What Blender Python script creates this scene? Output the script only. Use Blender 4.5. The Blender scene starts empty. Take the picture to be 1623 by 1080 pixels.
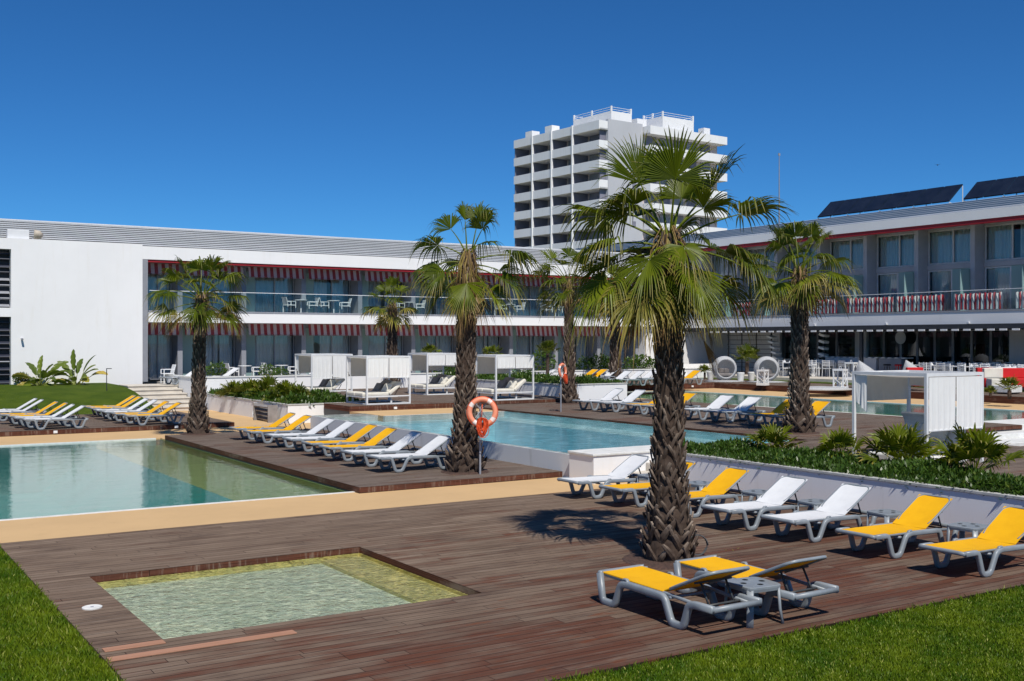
import bpy, math, random
import numpy as np
from mathutils import Vector, Matrix

PI = math.pi
rad = math.radians
scene = bpy.context.scene
COL = scene.collection
rng = random.Random(11)

# ------------------------------------------------------------------ helpers
class MB:
    """collects faces, builds ONE mesh object"""
    def __init__(s):
        s.v = []; s.f = []; s.att = {}
    def add(s, vs, fs):
        n = len(s.v)
        s.v.extend([tuple(a) for a in vs]); s.f.extend([tuple(n + i for i in f) for f in fs])
        return n
    def box(s, x0, x1, y0, y1, z0, z1):
        s.add([(x0,y0,z0),(x1,y0,z0),(x1,y1,z0),(x0,y1,z0),(x0,y0,z1),(x1,y0,z1),(x1,y1,z1),(x0,y1,z1)],
              [(0,3,2,1),(4,5,6,7),(0,1,5,4),(1,2,6,5),(2,3,7,6),(3,0,4,7)])
        return s
    def obox(s, c, ax, ay, az):
        c = Vector(c); vs = []
        for k in (-1,1):
            for j,i in ((-1,-1),(-1,1),(1,1),(1,-1)):
                vs.append(c + Vector(ax)*i + Vector(ay)*j + Vector(az)*k)
        s.add(vs, [(0,3,2,1),(4,5,6,7),(0,1,5,4),(1,2,6,5),(2,3,7,6),(3,0,4,7)])
        return s
    def quad(s, a, b, c, d):
        s.add([a,b,c,d], [(0,1,2,3)]); return s
    def rings(s, rs, closed=True, cap=True):
        n = len(rs[0]); base = len(s.v)
        for r in rs: s.v.extend([tuple(p) for p in r])
        for k in range(len(rs)-1):
            for i in range(n if closed else n-1):
                j = (i+1) % n
                s.f.append((base+k*n+i, base+k*n+j, base+(k+1)*n+j, base+(k+1)*n+i))
        if cap and closed:
            s.f.append(tuple(base+i for i in reversed(range(n))))
            s.f.append(tuple(base+(len(rs)-1)*n+i for i in range(n)))
        return s
    def tube(s, path, r, n=8, side=None, wh=None, closed_loop=False):
        """round tube, or rounded-rect sweep when wh=(w,h); side = fixed side vector"""
        P = [Vector(p) for p in path]; m = len(P); rs = []
        last = None
        for i in range(m):
            if closed_loop: t = (P[(i+1) % m] - P[i-1]).normalized()
            else: t = (P[min(i+1,m-1)] - P[max(i-1,0)]).normalized()
            if side is not None: a = Vector(side)
            else:
                a = last if last is not None else (Vector((0,0,1)) if abs(t.z) < .9 else Vector((1,0,0)))
            a = (a - t*a.dot(t))
            if a.length < 1e-5: a = t.orthogonal()
            a.normalize(); last = a
            b = t.cross(a).normalized()
            rr = r[i] if isinstance(r, (list,tuple)) else r
            ring = []
            for k in range(n):
                th = 2*PI*(k+.5)/n
                if wh:
                    c_, s_ = math.cos(th), math.sin(th)
                    e = .55
                    x = math.copysign(abs(c_)**e, c_)*wh[0]/2; y = math.copysign(abs(s_)**e, s_)*wh[1]/2
                    ring.append(P[i]+a*x+b*y)
                else: ring.append(P[i]+a*math.cos(th)*rr+b*math.sin(th)*rr)
            rs.append(ring)
        if closed_loop: rs.append(rs[0])
        return s.rings(rs, cap=not closed_loop)
    def lathe(s, prof, n=16, c=(0,0,0)):
        rs = [[(c[0]+r*math.cos(2*PI*k/n), c[1]+r*math.sin(2*PI*k/n), c[2]+z) for k in range(n)] for r,z in prof]
        return s.rings(rs)
    def build(s, name, mat, parent=None, smooth=False, bevel=0, loc=None):
        me = bpy.data.meshes.new(name)
        me.from_pydata(s.v, [], s.f)
        for k, vals in s.att.items():
            a = me.attributes.new(k, 'FLOAT', 'POINT'); a.data.foreach_set('value', vals)
        me.materials.append(mat)
        if smooth:
            me.polygons.foreach_set('use_smooth', [True]*len(me.polygons))
        me.update()
        o = bpy.data.objects.new(name, me); COL.objects.link(o)
        if loc: o.location = loc
        if parent: o.parent = parent
        if bevel:
            b = o.modifiers.new('bevel', 'BEVEL'); b.width = bevel; b.segments = 2; b.limit_method = 'ANGLE'; b.angle_limit = rad(40)
        return o

def fillet(pts, r, n=4):
    """round the corners of a polyline"""
    P = [Vector(p) for p in pts]; out = [P[0]]
    for i in range(1, len(P)-1):
        a, b, c = P[i-1], P[i], P[i+1]
        d1 = (a-b); d2 = (c-b); q = min(r, d1.length*.48, d2.length*.48)
        p1 = b + d1.normalized()*q; p2 = b + d2.normalized()*q
        for k in range(n+1):
            t = k/n
            out.append(p1*(1-t)**2 + b*2*t*(1-t) + p2*t*t)
    out.append(P[-1]); return out

def tag(o, label=None, cat=None, group=None, kind=None):
    if label: o['label'] = label
    if cat: o['category'] = cat
    if group: o['group'] = group
    if kind: o['kind'] = kind
    return o
def thing(name, label, cat, loc=(0,0,0), rz=0, group=None):
    o = bpy.data.objects.new(name, None); COL.objects.link(o)
    o.location = loc; o.rotation_euler = (0,0,rz); o.empty_display_size = .2
    return tag(o, label, cat, group)
def struct(name, mb, m, kind='structure'):
    return tag(mb.build(name, m), kind=kind)
def copy_tree(o, parent=None):
    c = o.copy(); COL.objects.link(c)
    if parent: c.parent = parent
    for ch in CH.get(o.name, []) or [x for x in o.children]: copy_tree(ch, c)
    return c
CH = {}
def place(proto, used, loc, rz, label, group=None):
    """first use moves the prototype itself, later ones copy it"""
    if used.get(proto.name): o = copy_tree(proto)
    else: o = proto; used[proto.name] = True
    o.location = loc; o.rotation_euler = (0,0,rz); o['label'] = label
    if group: o['group'] = group
    return o
USED = {}
ORD = ['first','second','third','fourth','fifth','sixth','seventh','eighth','ninth','tenth','eleventh','twelfth']

# ------------------------------------------------------------------ materials
class N:
    def __init__(s, name):
        s.m = bpy.data.materials.new(name); s.m.use_nodes = True
        s.t = s.m.node_tree; s.t.nodes.clear()
        s.out = s.t.nodes.new('ShaderNodeOutputMaterial')
    def n(s, typ, **kw):
        nd = s.t.nodes.new('ShaderNode'+typ)
        for k, v in kw.items():
            if k.startswith('i_'):
                key = k[2:].replace('_',' ')
                nd.inputs[key].default_value = v
            else: setattr(nd, k, v)
        return nd
    def l(s, a, b): s.t.links.new(a, b)
    def math(s, op, a, b=None, c=None, clamp=False):
        nd = s.t.nodes.new('ShaderNodeMath'); nd.operation = op; nd.use_clamp = clamp
        for i, x in enumerate((a,b,c)):
            if x is None: continue
            if isinstance(x, (int,float)): nd.inputs[i].default_value = x
            else: s.l(x, nd.inputs[i])
        return nd.outputs[0]
    def mix(s, f, a, b):
        nd = s.t.nodes.new('ShaderNodeMix'); nd.data_type = 'RGBA'
        for i, x in ((0,f),(6,a),(7,b)):
            if isinstance(x, (int,float)): nd.inputs[i].default_value = x
            elif isinstance(x, tuple): nd.inputs[i].default_value = (*x, 1) if len(x) == 3 else x
            else: s.l(x, nd.inputs[i])
        return nd.outputs[2]
    def coords(s, kind='Object', scale=(1,1,1), loc=(0,0,0)):
        tc = s.n('TexCoord'); mp = s.n('Mapping'); s.l(tc.outputs[kind], mp.inputs[0])
        mp.inputs['Scale'].default_value = scale; mp.inputs['Location'].default_value = loc
        return mp.outputs[0]
    def noise(s, vec, scale=5, detail=4, rough=.6):
        nd = s.n('TexNoise'); nd.inputs['Scale'].default_value = scale; nd.inputs['Detail'].default_value = detail
        nd.inputs['Roughness'].default_value = rough
        if vec is not None: s.l(vec, nd.inputs['Vector'])
        return nd.outputs[0]
    def bump(s, h, strength=.3, dist=.02):
        nd = s.n('Bump'); nd.inputs['Strength'].default_value = strength; nd.inputs['Distance'].default_value = dist
        s.l(h, nd.inputs['Height']); return nd.outputs[0]
    def bsdf(s, col=None, rough=.6, metal=0, spec=.5, normal=None):
        b = s.n('BsdfPrincipled')
        if isinstance(col, tuple): b.inputs['Base Color'].default_value = (*col, 1)
        elif col is not None: s.l(col, b.inputs['Base Color'])
        if isinstance(rough, (int,float)): b.inputs['Roughness'].default_value = rough
        else: s.l(rough, b.inputs['Roughness'])
        b.inputs['Metallic'].default_value = metal
        b.inputs['Specular IOR Level'].default_value = spec
        if normal is not None: s.l(normal, b.inputs['Normal'])
        return b
    def done(s, sh):
        s.l(sh.outputs[0] if hasattr(sh, 'outputs') else sh, s.out.inputs[0]); return s.m

def ramp(f, lo, hi, n):  # smooth 0..1 between lo and hi
    nd = n.n('MapRange'); nd.interpolation_type = 'SMOOTHSTEP'
    n.l(f, nd.inputs[0]); nd.inputs[1].default_value = lo; nd.inputs[2].default_value = hi
    return nd.outputs[0]

def pm(name, c1, c2=None, scale=3, rough=.6, bump=0, bscale=None, spec=.4, metal=0, coord='Object', stretch=(1,1,1)):
    n = N(name)
    v = n.coords(coord, stretch)
    if c2 is None: c2 = tuple(x*.86 for x in c1)
    f = ramp(n.noise(v, scale, 5), .3, .7, n)
    col = n.mix(f, c1, c2)
    nm = None
    if bump: nm = n.bump(n.noise(v, bscale or scale*8, 4), bump, .01)
    return n.done(n.bsdf(col, rough, metal, spec, nm))

def wall_mat(name, c, streak=.05):
    n = N(name)
    v = n.coords('Object', (1,1,1)); big = n.noise(v, .35, 5)
    v2 = n.coords('Object', (2.2,2.2,.25)); st = n.noise(v2, 1.6, 6, .7)
    dirt = tuple(x*(1-streak*1.6)*k for x, k in zip(c, (1,.985,.95)))
    col = n.mix(ramp(big, .35, .7, n), c, tuple(x*.955 for x in c))
    col = n.mix(n.math('MULTIPLY', ramp(st, .52, .8, n), .8), col, dirt)
    return n.done(n.bsdf(col, .75, 0, .25, n.bump(n.noise(v, 60, 3), .12, .004)))

M = {}
M['white_wall'] = wall_mat('white_wall', (.82,.82,.82))
M['warm_wall'] = wall_mat('warm_wall', (.74,.73,.72))
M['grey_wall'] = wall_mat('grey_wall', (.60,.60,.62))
M['lav_wall'] = wall_mat('planter_render', (.88,.87,.88), .12)
M['rim_grey'] = wall_mat('pool_rim_grey', (.66,.68,.70), .2)
M['divider_pale'] = pm('divider_pale', (.42,.42,.46), (.37,.37,.41), 2, .7)
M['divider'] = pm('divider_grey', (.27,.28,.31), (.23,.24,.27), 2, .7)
M['dark'] = pm('dark_interior', (.03,.033,.038), (.02,.022,.026), 1, .8)
M['room'] = pm('room_wall', (.50,.54,.56), (.42,.46,.48), 1, .8)
M['charcoal'] = pm('charcoal_metal', (.022,.026,.035), (.03,.034,.042), 3, .5)
M['frame_pale'] = pm('window_frame_pale', (.55,.55,.58), (.49,.49,.52), 3, .4)
M['frame'] = pm('window_frame', (.30,.31,.34), (.25,.26,.29), 3, .4)
M['white_frame'] = pm('white_frame', (.72,.73,.74), (.66,.67,.68), 3, .4)
M['louvre'] = pm('roof_louvre', (.70,.71,.73), (.60,.62,.64), .6, .45, stretch=(1,1,6))
M['louvre_back'] = pm('louvre_back', (.025,.028,.032), (.02,.022,.025), 1, .8)
M['stone'] = pm('limestone', (.62,.57,.49), (.50,.46,.40), 2.5, .7, .2)
M['coping'] = pm('coping_stone', (.52,.52,.50), (.40,.40,.385), 4, .75, .3)
M['coping_white'] = pm('coping_white', (.74,.74,.72), (.62,.62,.59), 5, .6, .15)
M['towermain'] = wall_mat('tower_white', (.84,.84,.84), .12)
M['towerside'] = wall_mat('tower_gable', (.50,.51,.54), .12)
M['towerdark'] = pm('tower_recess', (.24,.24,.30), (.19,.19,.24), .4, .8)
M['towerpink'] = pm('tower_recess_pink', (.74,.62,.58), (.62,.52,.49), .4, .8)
M['plastic'] = pm('lounger_plastic', (.25,.28,.305), (.20,.225,.25), 5, .38, .08, 60, .5)
M['plastic_dark'] = pm('dark_plastic', (.06,.065,.07), (.04,.045,.05), 6, .5)
M['steel_white'] = pm('painted_steel', (.74,.75,.76), (.66,.67,.68), 4, .35)
M['cream'] = pm('cream_cushion', (.72,.69,.61), (.62,.59,.51), 2.5, .85, .4, 5)
M['taupe'] = pm('taupe_cushion', (.22,.20,.19), (.17,.155,.15), 3, .9, .3, 12)
M['wicker'] = None
M['red'] = pm('red_cushion', (.55,.012,.016), (.46,.01,.013), 2, .75)
M['redline'] = pm('red_beam', (.33,.012,.02), (.27,.01,.017), 1, .6)
M['solar'] = pm('solar_glass', (.008,.011,.02), (.014,.018,.03), 1.5, .22, 0, None, .6)
M['wood_pale'] = pm('new_plank', (.42,.22,.14), (.34,.17,.10), 3, .7, .2, stretch=(.4,8,8))
M['mulch'] = pm('bark_mulch', (.10,.055,.04), (.04,.025,.02), 30, .95, .8, 60)
M['orange_ring'] = None

def fabric(name, c1, c2, trans=.25):
    n = N(name)
    v = n.coords('Object')
    oi = n.n('ObjectInfo')
    f = ramp(n.noise(v, 5, 4), .3, .75, n)
    f = n.math('ADD', n.math('MULTIPLY', f, .6), n.math('MULTIPLY', oi.outputs['Random'], .4), clamp=True)
    col = n.mix(f, c1, c2)
    w = n.noise(n.coords('Object', (1,1,1)), 260, 2)
    b = n.bsdf(col, .7, 0, .25, n.bump(w, .25, .002))
    tr = n.n('BsdfTranslucent'); n.l(col, tr.inputs[0])
    mx = n.n('MixShader'); mx.inputs[0].default_value = trans
    n.l(b.outputs[0], mx.inputs[1]); n.l(tr.outputs[0], mx.inputs[2])
    return n.done(mx)
M['yellow'] = fabric('yellow_sling', (.92,.50,.008), (.82,.42,.006), .16)
M['whitefab'] = fabric('white_sling', (.80,.81,.82), (.70,.71,.73), .12)
M['drape'] = fabric('white_drape', (.88,.88,.86), (.82,.82,.80), .12)
M['canopy'] = fabric('canopy_cloth', (.70,.67,.61), (.64,.61,.55), .35)
M['curtain'] = fabric('curtain_cloth', (.92,.94,.95), (.84,.87,.89), .12)

def stripe_mat(name, axis, width, red=(.42,.012,.02), white=(.66,.60,.60), wob=.0):
    n = N(name)
    v = n.coords('Object'); sp = n.n('SeparateXYZ'); n.l(v, sp.inputs[0])
    x = sp.outputs[axis]
    if wob: x = n.math('ADD', x, n.math('MULTIPLY', n.noise(n.coords('Object', (3,3,.6)), 2, 2), wob))
    f = n.math('GREATER_THAN', n.math('FRACT', n.math('DIVIDE', x, width)), .5)
    col = n.mix(f, red, white)
    col = n.mix(n.math('MULTIPLY', n.noise(v, 3, 4), .35), col, (.30,.24,.24))
    return n.done(n.bsdf(col, .8, 0, .2))
M["awning_x"] = stripe_mat("awning_stripes", 0, .34, (.27,.008,.014), (.50,.40,.40))
M['towel_y'] = stripe_mat('towel_stripes', 1, .25, (.52,.008,.03), (.82,.78,.78), .15)

def deck_mat(name, a, b, red, redbias=0.0, pw=.135, axis=(0,1)):
    n = N(name)
    v = n.coords('Object'); sp = n.n('SeparateXYZ'); n.l(v, sp.inputs[0])
    X, Y = sp.outputs[axis[0]], sp.outputs[axis[1]]
    q = n.math('DIVIDE', Y, pw); idx = n.math('FLOOR', q); fr = n.math('FRACT', q)
    wn = n.n('TexWhiteNoise', noise_dimensions='1D'); n.l(idx, wn.inputs['W'])
    u = n.math('DIVIDE', n.math('ADD', X, n.math('MULTIPLY', wn.outputs[0], 7.3)), 2.4)
    j = n.math('FLOOR', u); fu = n.math('FRACT', u)
    cb = n.n('CombineXYZ'); n.l(idx, cb.inputs[0]); n.l(j, cb.inputs[1])
    wp = n.n('TexWhiteNoise', noise_dimensions='2D'); n.l(cb.outputs[0], wp.inputs['Vector'])
    p = wp.outputs[0]
    gc = n.n('CombineXYZ'); n.l(n.math('MULTIPLY', X, 1.1), gc.inputs[0])
    n.l(n.math('MULTIPLY', Y, 38.0), gc.inputs[1]); n.l(n.math('MULTIPLY', p, 20), gc.inputs[2])
    grain = n.noise(gc.outputs[0], 1.3, 7, .7)
    big = n.noise(v, .55, 5, .65)
    med = n.noise(n.coords('Object', (.5,2.2,1) if axis == (0,1) else (2.2,.5,1)), 1.6, 5, .6)
    col = n.mix(n.math('ADD', n.math('MULTIPLY', p, .45), n.math('MULTIPLY', ramp(med, .3, .7, n), .55), clamp=True), a, b)
    # redder, less weathered boards: their own colour, in patches
    rf = n.math('ADD', n.math('ADD', big, n.math('MULTIPLY', n.math('SUBTRACT', p, .5), .20)), n.math('MULTIPLY', n.math('SUBTRACT', med, .5), .5))
    if redbias:
        g = n.math('ADD', n.math('MULTIPLY', n.math('SUBTRACT', X, 6), .010), n.math('MULTIPLY', n.math('SUBTRACT', 12.6, Y), .034))
        g = n.math('MINIMUM', n.math('MAXIMUM', g, -.13), .15)
        rf = n.math('ADD', rf, g)
    col = n.mix(n.math('MULTIPLY', ramp(rf, .50, .78, n), .85), col, red)
    col = n.mix(ramp(grain, .44, .74, n), col, tuple(x*.36 for x in a))
    col = n.mix(n.math('MULTIPLY', ramp(n.noise(n.coords('Object', (.35,9,1) if axis == (0,1) else (9,.35,1)), 1.7, 6, .75), .50, .68, n), .55), col, (.30,.24,.19))
    gap = n.math('MAXIMUM', n.math('LESS_THAN', fr, .075), n.math('LESS_THAN', fu, .0028))
    col = n.mix(gap, col, (.012,.008,.007))
    h = n.math('SUBTRACT', n.math('MULTIPLY', grain, .25), gap)
    # rain-darkened areas and a few bleeding rusty stains
    stv = n.noise(n.coords('Object', (.45,1.5,1), (3.1,7.7,0)), 1.1, 6, .7)
    col = n.mix(n.math('MULTIPLY', ramp(stv, .50, .72, n), .62), col, (.050,.032,.026))
    if redbias:
        st2 = n.noise(n.coords('Object', (.8,3.2,1), (9.3,1.7,0)), 1.7, 4, .6)
        col = n.mix(n.math('MULTIPLY', ramp(n.math('ADD', st2, n.math('MULTIPLY', g, .5)), .67, .76, n), .7), col, (.19,.055,.020))
        col = n.mix(n.math('MULTIPLY', ramp(g, -.02, .15, n), .38), col, (.060,.034,.028))
    return n.done(n.bsdf(col, n.math('ADD', .66, n.math('MULTIPLY', grain, .2)), 0, .08, n.bump(h, .6, .008)))
M['deck'] = deck_mat('foreground_deck_boards', (.255,.187,.136), (.118,.078,.056), (.130,.036,.016), 1.0)
M['deck2'] = deck_mat('pool_deck_boards', (.20,.158,.130), (.115,.086,.070), (.14,.065,.042), 0)
M['riser'] = deck_mat('riser_boards', (.13,.05,.032), (.085,.036,.025), (.16,.055,.03), 0, .14, (0,2))
M['riser_y'] = deck_mat('riser_boards_side', (.13,.05,.032), (.085,.036,.025), (.16,.055,.03), 0, .14, (1,2))

def sand_mat():
    n = N('sand_paving')
    v = n.coords('Object')
    col = n.mix(ramp(n.noise(v, .6, 5), .3, .7, n), (.56,.37,.185), (.50,.33,.165))
    col = n.mix(n.math('MULTIPLY', ramp(n.noise(v, 4, 6, .7), .5, .8, n), .35), col, (.40,.26,.13))
    col = n.mix(n.math('MULTIPLY', n.noise(v, 160, 2), .35), col, (.70,.50,.28))
    return n.done(n.bsdf(col, .85, 0, .2, n.bump(n.noise(v, 120, 3), .25, .004)))
M['sand'] = sand_mat()

def tile_mat(name, c1, c2, size=.05, mot=.5, grout=(.5,.5,.45)):
    n = N(name)
    v = n.coords('Object')
    vo = n.n('TexVoronoi', feature='F1', distance='CHEBYCHEV'); n.l(v, vo.inputs['Vector']); vo.inputs['Scale'].default_value = 1/size
    vo.inputs['Randomness'].default_value = 0
    col = n.mix(ramp(n.noise(v, 1.2, 5, .7), .35, .68, n), c1, c2)
    hs = n.mix(n.math('MULTIPLY', n.noise(n.coords('Object'), 45, 1), mot), col, c2)
    # caustic net is painted in the water tint; only the tile colour varies here
    return n.done(n.bsdf(hs, .5, 0, .3))
M['tile_teal'] = tile_mat('tile_teal', (.028,.36,.345), (.022,.29,.285), .05, .3)
M['tile_olive'] = tile_mat('tile_olive', (.40,.43,.17), (.34,.38,.16))
M['tile_small'] = tile_mat('tile_kids_pool', (.72,.80,.56), (.66,.76,.58))
M['tile_yellow'] = tile_mat('tile_kids_bench', (.74,.66,.22), (.66,.60,.24))
M['tile_cyan'] = tile_mat('tile_cyan', (.14,.72,.92), (.10,.62,.85))
M['tile_pale'] = tile_mat('tile_pale', (.48,.80,.86), (.40,.74,.82))

def water_mat(name, tint, s1=3.0, s2=14.0, strength=.25, calm=(1,1,1), refl=1.0, caustic=0):
    n = N(name)
    v = n.coords('Object', calm)
    nd = n.noise(v, s1, 3, .55); nd2 = n.noise(v, s2, 3, .6)
    h = n.math('ADD', n.math('MULTIPLY', nd, 1.0), n.math('MULTIPLY', nd2, .35))
    nm = n.bump(h, strength, .05)
    fr = n.n('Fresnel'); fr.inputs['IOR'].default_value = 1.33; n.l(nm, fr.inputs['Normal'])
    tr = n.n('BsdfTransparent')
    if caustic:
        # caustic light painted into the water's tint as a bright net with darker cells
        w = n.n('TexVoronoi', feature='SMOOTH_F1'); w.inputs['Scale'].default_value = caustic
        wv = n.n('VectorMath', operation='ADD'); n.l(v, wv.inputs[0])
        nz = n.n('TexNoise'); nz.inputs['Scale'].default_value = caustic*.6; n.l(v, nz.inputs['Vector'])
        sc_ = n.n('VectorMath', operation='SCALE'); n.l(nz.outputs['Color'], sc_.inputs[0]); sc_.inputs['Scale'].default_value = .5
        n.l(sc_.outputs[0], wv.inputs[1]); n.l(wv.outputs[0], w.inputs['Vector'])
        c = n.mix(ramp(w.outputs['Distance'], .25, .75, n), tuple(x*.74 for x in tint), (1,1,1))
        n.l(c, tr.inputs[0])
    else: tr.inputs[0].default_value = (*tint, 1)
    gl = n.n('BsdfGlossy'); gl.inputs['Roughness'].default_value = .015; n.l(nm, gl.inputs['Normal'])
    mx = n.n('MixShader'); n.l(n.math('MULTIPLY', fr.outputs[0], refl, clamp=True), mx.inputs[0])
    n.l(tr.outputs[0], mx.inputs[1]); n.l(gl.outputs[0], mx.inputs[2])
    return n.done(mx)
M['water_calm'] = water_mat('pool_water_calm', (.80,.97,.94), 1.6, 9, .15, (.7,1.3,1), 1.35)
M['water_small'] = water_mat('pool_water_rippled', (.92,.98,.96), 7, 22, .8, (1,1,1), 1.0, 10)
M['water_cyan'] = water_mat('pool_water_cyan', (.86,.98,1.0), 3, 16, .22, (.8,1.2,1), .75, 3.5)
M['water_far'] = water_mat('pool_water_far', (.60,.92,.88), 2, 9, .10)

def glass_mat(name, tint=(.62,.72,.74), ior=1.5, rough=.0):
    n = N(name)
    fr = n.n('Fresnel'); fr.inputs['IOR'].default_value = ior
    tr = n.n('BsdfTransparent'); tr.inputs[0].default_value = (*tint, 1)
    gl = n.n('BsdfGlossy'); gl.inputs['Roughness'].default_value = rough; gl.inputs['Color'].default_value = (.9,.95,1,1)
    mx = n.n('MixShader'); n.l(fr.outputs[0], mx.inputs[0]); n.l(tr.outputs[0], mx.inputs[1]); n.l(gl.outputs[0], mx.inputs[2])
    return n.done(mx)
M['glass'] = glass_mat('window_glass', (.93,.98,.99), 1.75)
M['glass_dark'] = glass_mat('restaurant_glass', (.30,.34,.34), 1.7)
M['glass_rail'] = glass_mat('balustrade_glass', (.74,.86,.86), 1.35)
def frosted():
    n = N('frosted_glass')
    v = n.coords('Object')
    col = n.mix(n.noise(v, .5, 3), (.30,.46,.46), (.38,.55,.54))
    b = n.bsdf(col, .28, 0, .6)
    tr = n.n('BsdfTranslucent'); n.l(col, tr.inputs[0])
    mx = n.n('MixShader'); mx.inputs[0].default_value = .3
    n.l(b.outputs[0], mx.inputs[1]); n.l(tr.outputs[0], mx.inputs[2]); return n.done(mx)
M['frosted'] = frosted()

def leaf_mat(name, green, light, brown, trans=.30, gloss=.35):
    n = N(name)
    at = n.n('Attribute', attribute_name='tip').outputs['Fac']
    ag = n.n('Attribute', attribute_name='age').outputs['Fac']
    rn = n.n('Attribute', attribute_name='rnd').outputs['Fac']
    col = n.mix(rn, green, light)
    f = n.math('ADD', ag, n.math('MULTIPLY', n.math('MAXIMUM', n.math('SUBTRACT', at, .62), 0), 1.1))
    yel = tuple((g*.4+b*.6)*1.5 for g, b in zip(light, brown))
    col = n.mix(ramp(f, .18, .5, n), col, yel)
    col = n.mix(ramp(f, .45, .85, n), col, brown)
    b = n.bsdf(col, gloss, 0, .28)
    tr = n.n('BsdfTranslucent'); n.l(n.mix(.4, col, tuple(min(1,x*1.6) for x in light)), tr.inputs[0])
    tf = n.math('MULTIPLY', n.math('SUBTRACT', 1.0, ag, clamp=True), trans)
    mx = n.n('MixShader'); n.l(tf, mx.inputs[0])
    n.l(b.outputs[0], mx.inputs[1]); n.l(tr.outputs[0], mx.inputs[2]); return n.done(mx)
M['frond'] = leaf_mat('palm_frond', (.020,.042,.001), (.150,.185,.004), (.20,.12,.05), .22, .45)
M['leafy'] = leaf_mat('shrub_leaf', (.030,.070,.010), (.085,.15,.018), (.22,.18,.05), .25)
M['grassy'] = leaf_mat('grass_blade', (.046,.112,.003), (.165,.225,.008), (.30,.28,.09), .25, .5)
M['banana'] = leaf_mat('broad_leaf', (.06,.10,.012), (.17,.22,.025), (.38,.22,.06), .3)
M['petiole'] = pm('frond_stalk', (.22,.26,.05), (.16,.17,.04), 6, .5)

def trunk_mat():
    n = N('palm_bark')
    v = n.coords('Object')
    f = ramp(n.noise(v, 9, 6, .7), .3, .72, n)
    col = n.mix(f, (.045,.031,.025), (.15,.112,.086))
    a = n.n('Attribute', attribute_name='tip').outputs['Fac']
    col = n.mix(ramp(a, .35, 1.0, n), col, (.32,.255,.20))
    r = n.n('Attribute', attribute_name='rnd').outputs['Fac']
    col = n.mix(n.math('MULTIPLY', r, .75), col, (.055,.036,.027))
    return n.done(n.bsdf(col, .9, 0, .15, n.bump(n.noise(n.coords('Object', (1,1,.3)), 50, 4), .6, .01)))
M['bark'] = trunk_mat()

def wicker():
    n = N('white_wicker')
    v = n.coords('Object'); nz = n.noise(v, 38, 3, .8)
    col = n.mix(ramp(nz, .42, .6, n), (.50,.51,.52), (.82,.83,.84))
    b = n.bsdf(col, .6, 0, .3, n.bump(nz, .8, .01)); tr = n.n('BsdfTranslucent'); n.l(col, tr.inputs[0]); mx = n.n('MixShader'); mx.inputs[0].default_value = .38
    n.l(b.outputs[0], mx.inputs[1]); n.l(tr.outputs[0], mx.inputs[2]); return n.done(mx)
M['wicker'] = wicker()
def ring_mat():
    n = N('life_ring_paint')
    tc = n.coords('Object'); sp = n.n('SeparateXYZ'); n.l(tc, sp.inputs[0])
    an = n.math('ARCTAN2', sp.outputs[2], sp.outputs[0])
    f = n.math('FRACT', n.math('ADD', n.math('DIVIDE', an, PI/2), .28))
    band = n.math('GREATER_THAN', f, .80)
    col = n.mix(band, n.mix(n.noise(tc, 8, 3), (.86,.33,.20), (.78,.26,.15)), (.80,.72,.68))
    return n.done(n.bsdf(col, .45, 0, .4))
M['ring'] = ring_mat()
M['rope'] = pm('orange_rope', (.70,.09,.02), (.5,.05,.012), 20, .8)

def ground_grass():
    n = N('lawn_soil')
    v = n.coords('Object')
    col = n.mix(ramp(n.noise(v, 1.1, 6, .65), .3, .7, n), (.045,.082,.005), (.085,.125,.010))
    col = n.mix(n.math('MULTIPLY', ramp(n.noise(v, 30, 4, .8), .4, .75, n), .6), col, (.030,.055,.006))
    return n.done(n.bsdf(col, .9, 0, .1, n.bump(n.noise(v, 90, 3), .9, .03)))
M['lawn'] = ground_grass()
M['earth'] = pm('dry_ground', (.22,.20,.14), (.12,.14,.06), .05, .9, coord='Object')
M['planter_soil'] = pm('planter_soil', (.06,.045,.03), (.03,.04,.012), 6, .95)
# ------------------------------------------------------------------ camera, light, world
FPX = 1738.0
CAM_H = 2.9
yaw = math.atan2(1111.0, 1738.0)          # the pool grid runs 32.6 degrees off the view axis
cd = bpy.data.cameras.new('camera'); cam = bpy.data.objects.new('camera', cd); COL.objects.link(cam)
cd.sensor_width = 36; cd.lens = FPX/1623*36; cd.clip_end = 2000; cd.clip_start = .1
cam.location = (0,0,CAM_H); cam.rotation_euler = (PI/2, 0, -yaw)
scene.camera = cam
FX, FY = math.sin(yaw), math.cos(yaw)     # view direction on the ground
RX, RY = FY, -FX                          # to the right
def at(px, py, z=0.0):
    """ground point seen at a pixel of the 1623 px wide photograph"""
    d = FPX*(CAM_H-z)/(py-540.0); l = (px-811.5)/FPX*d
    return Vector((d*FX+l*RX, d*FY+l*RY, z))
def dist(px, d, z=0.0):
    l = (px-811.5)/FPX*d
    return Vector((d*FX+l*RX, d*FY+l*RY, z))

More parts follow.
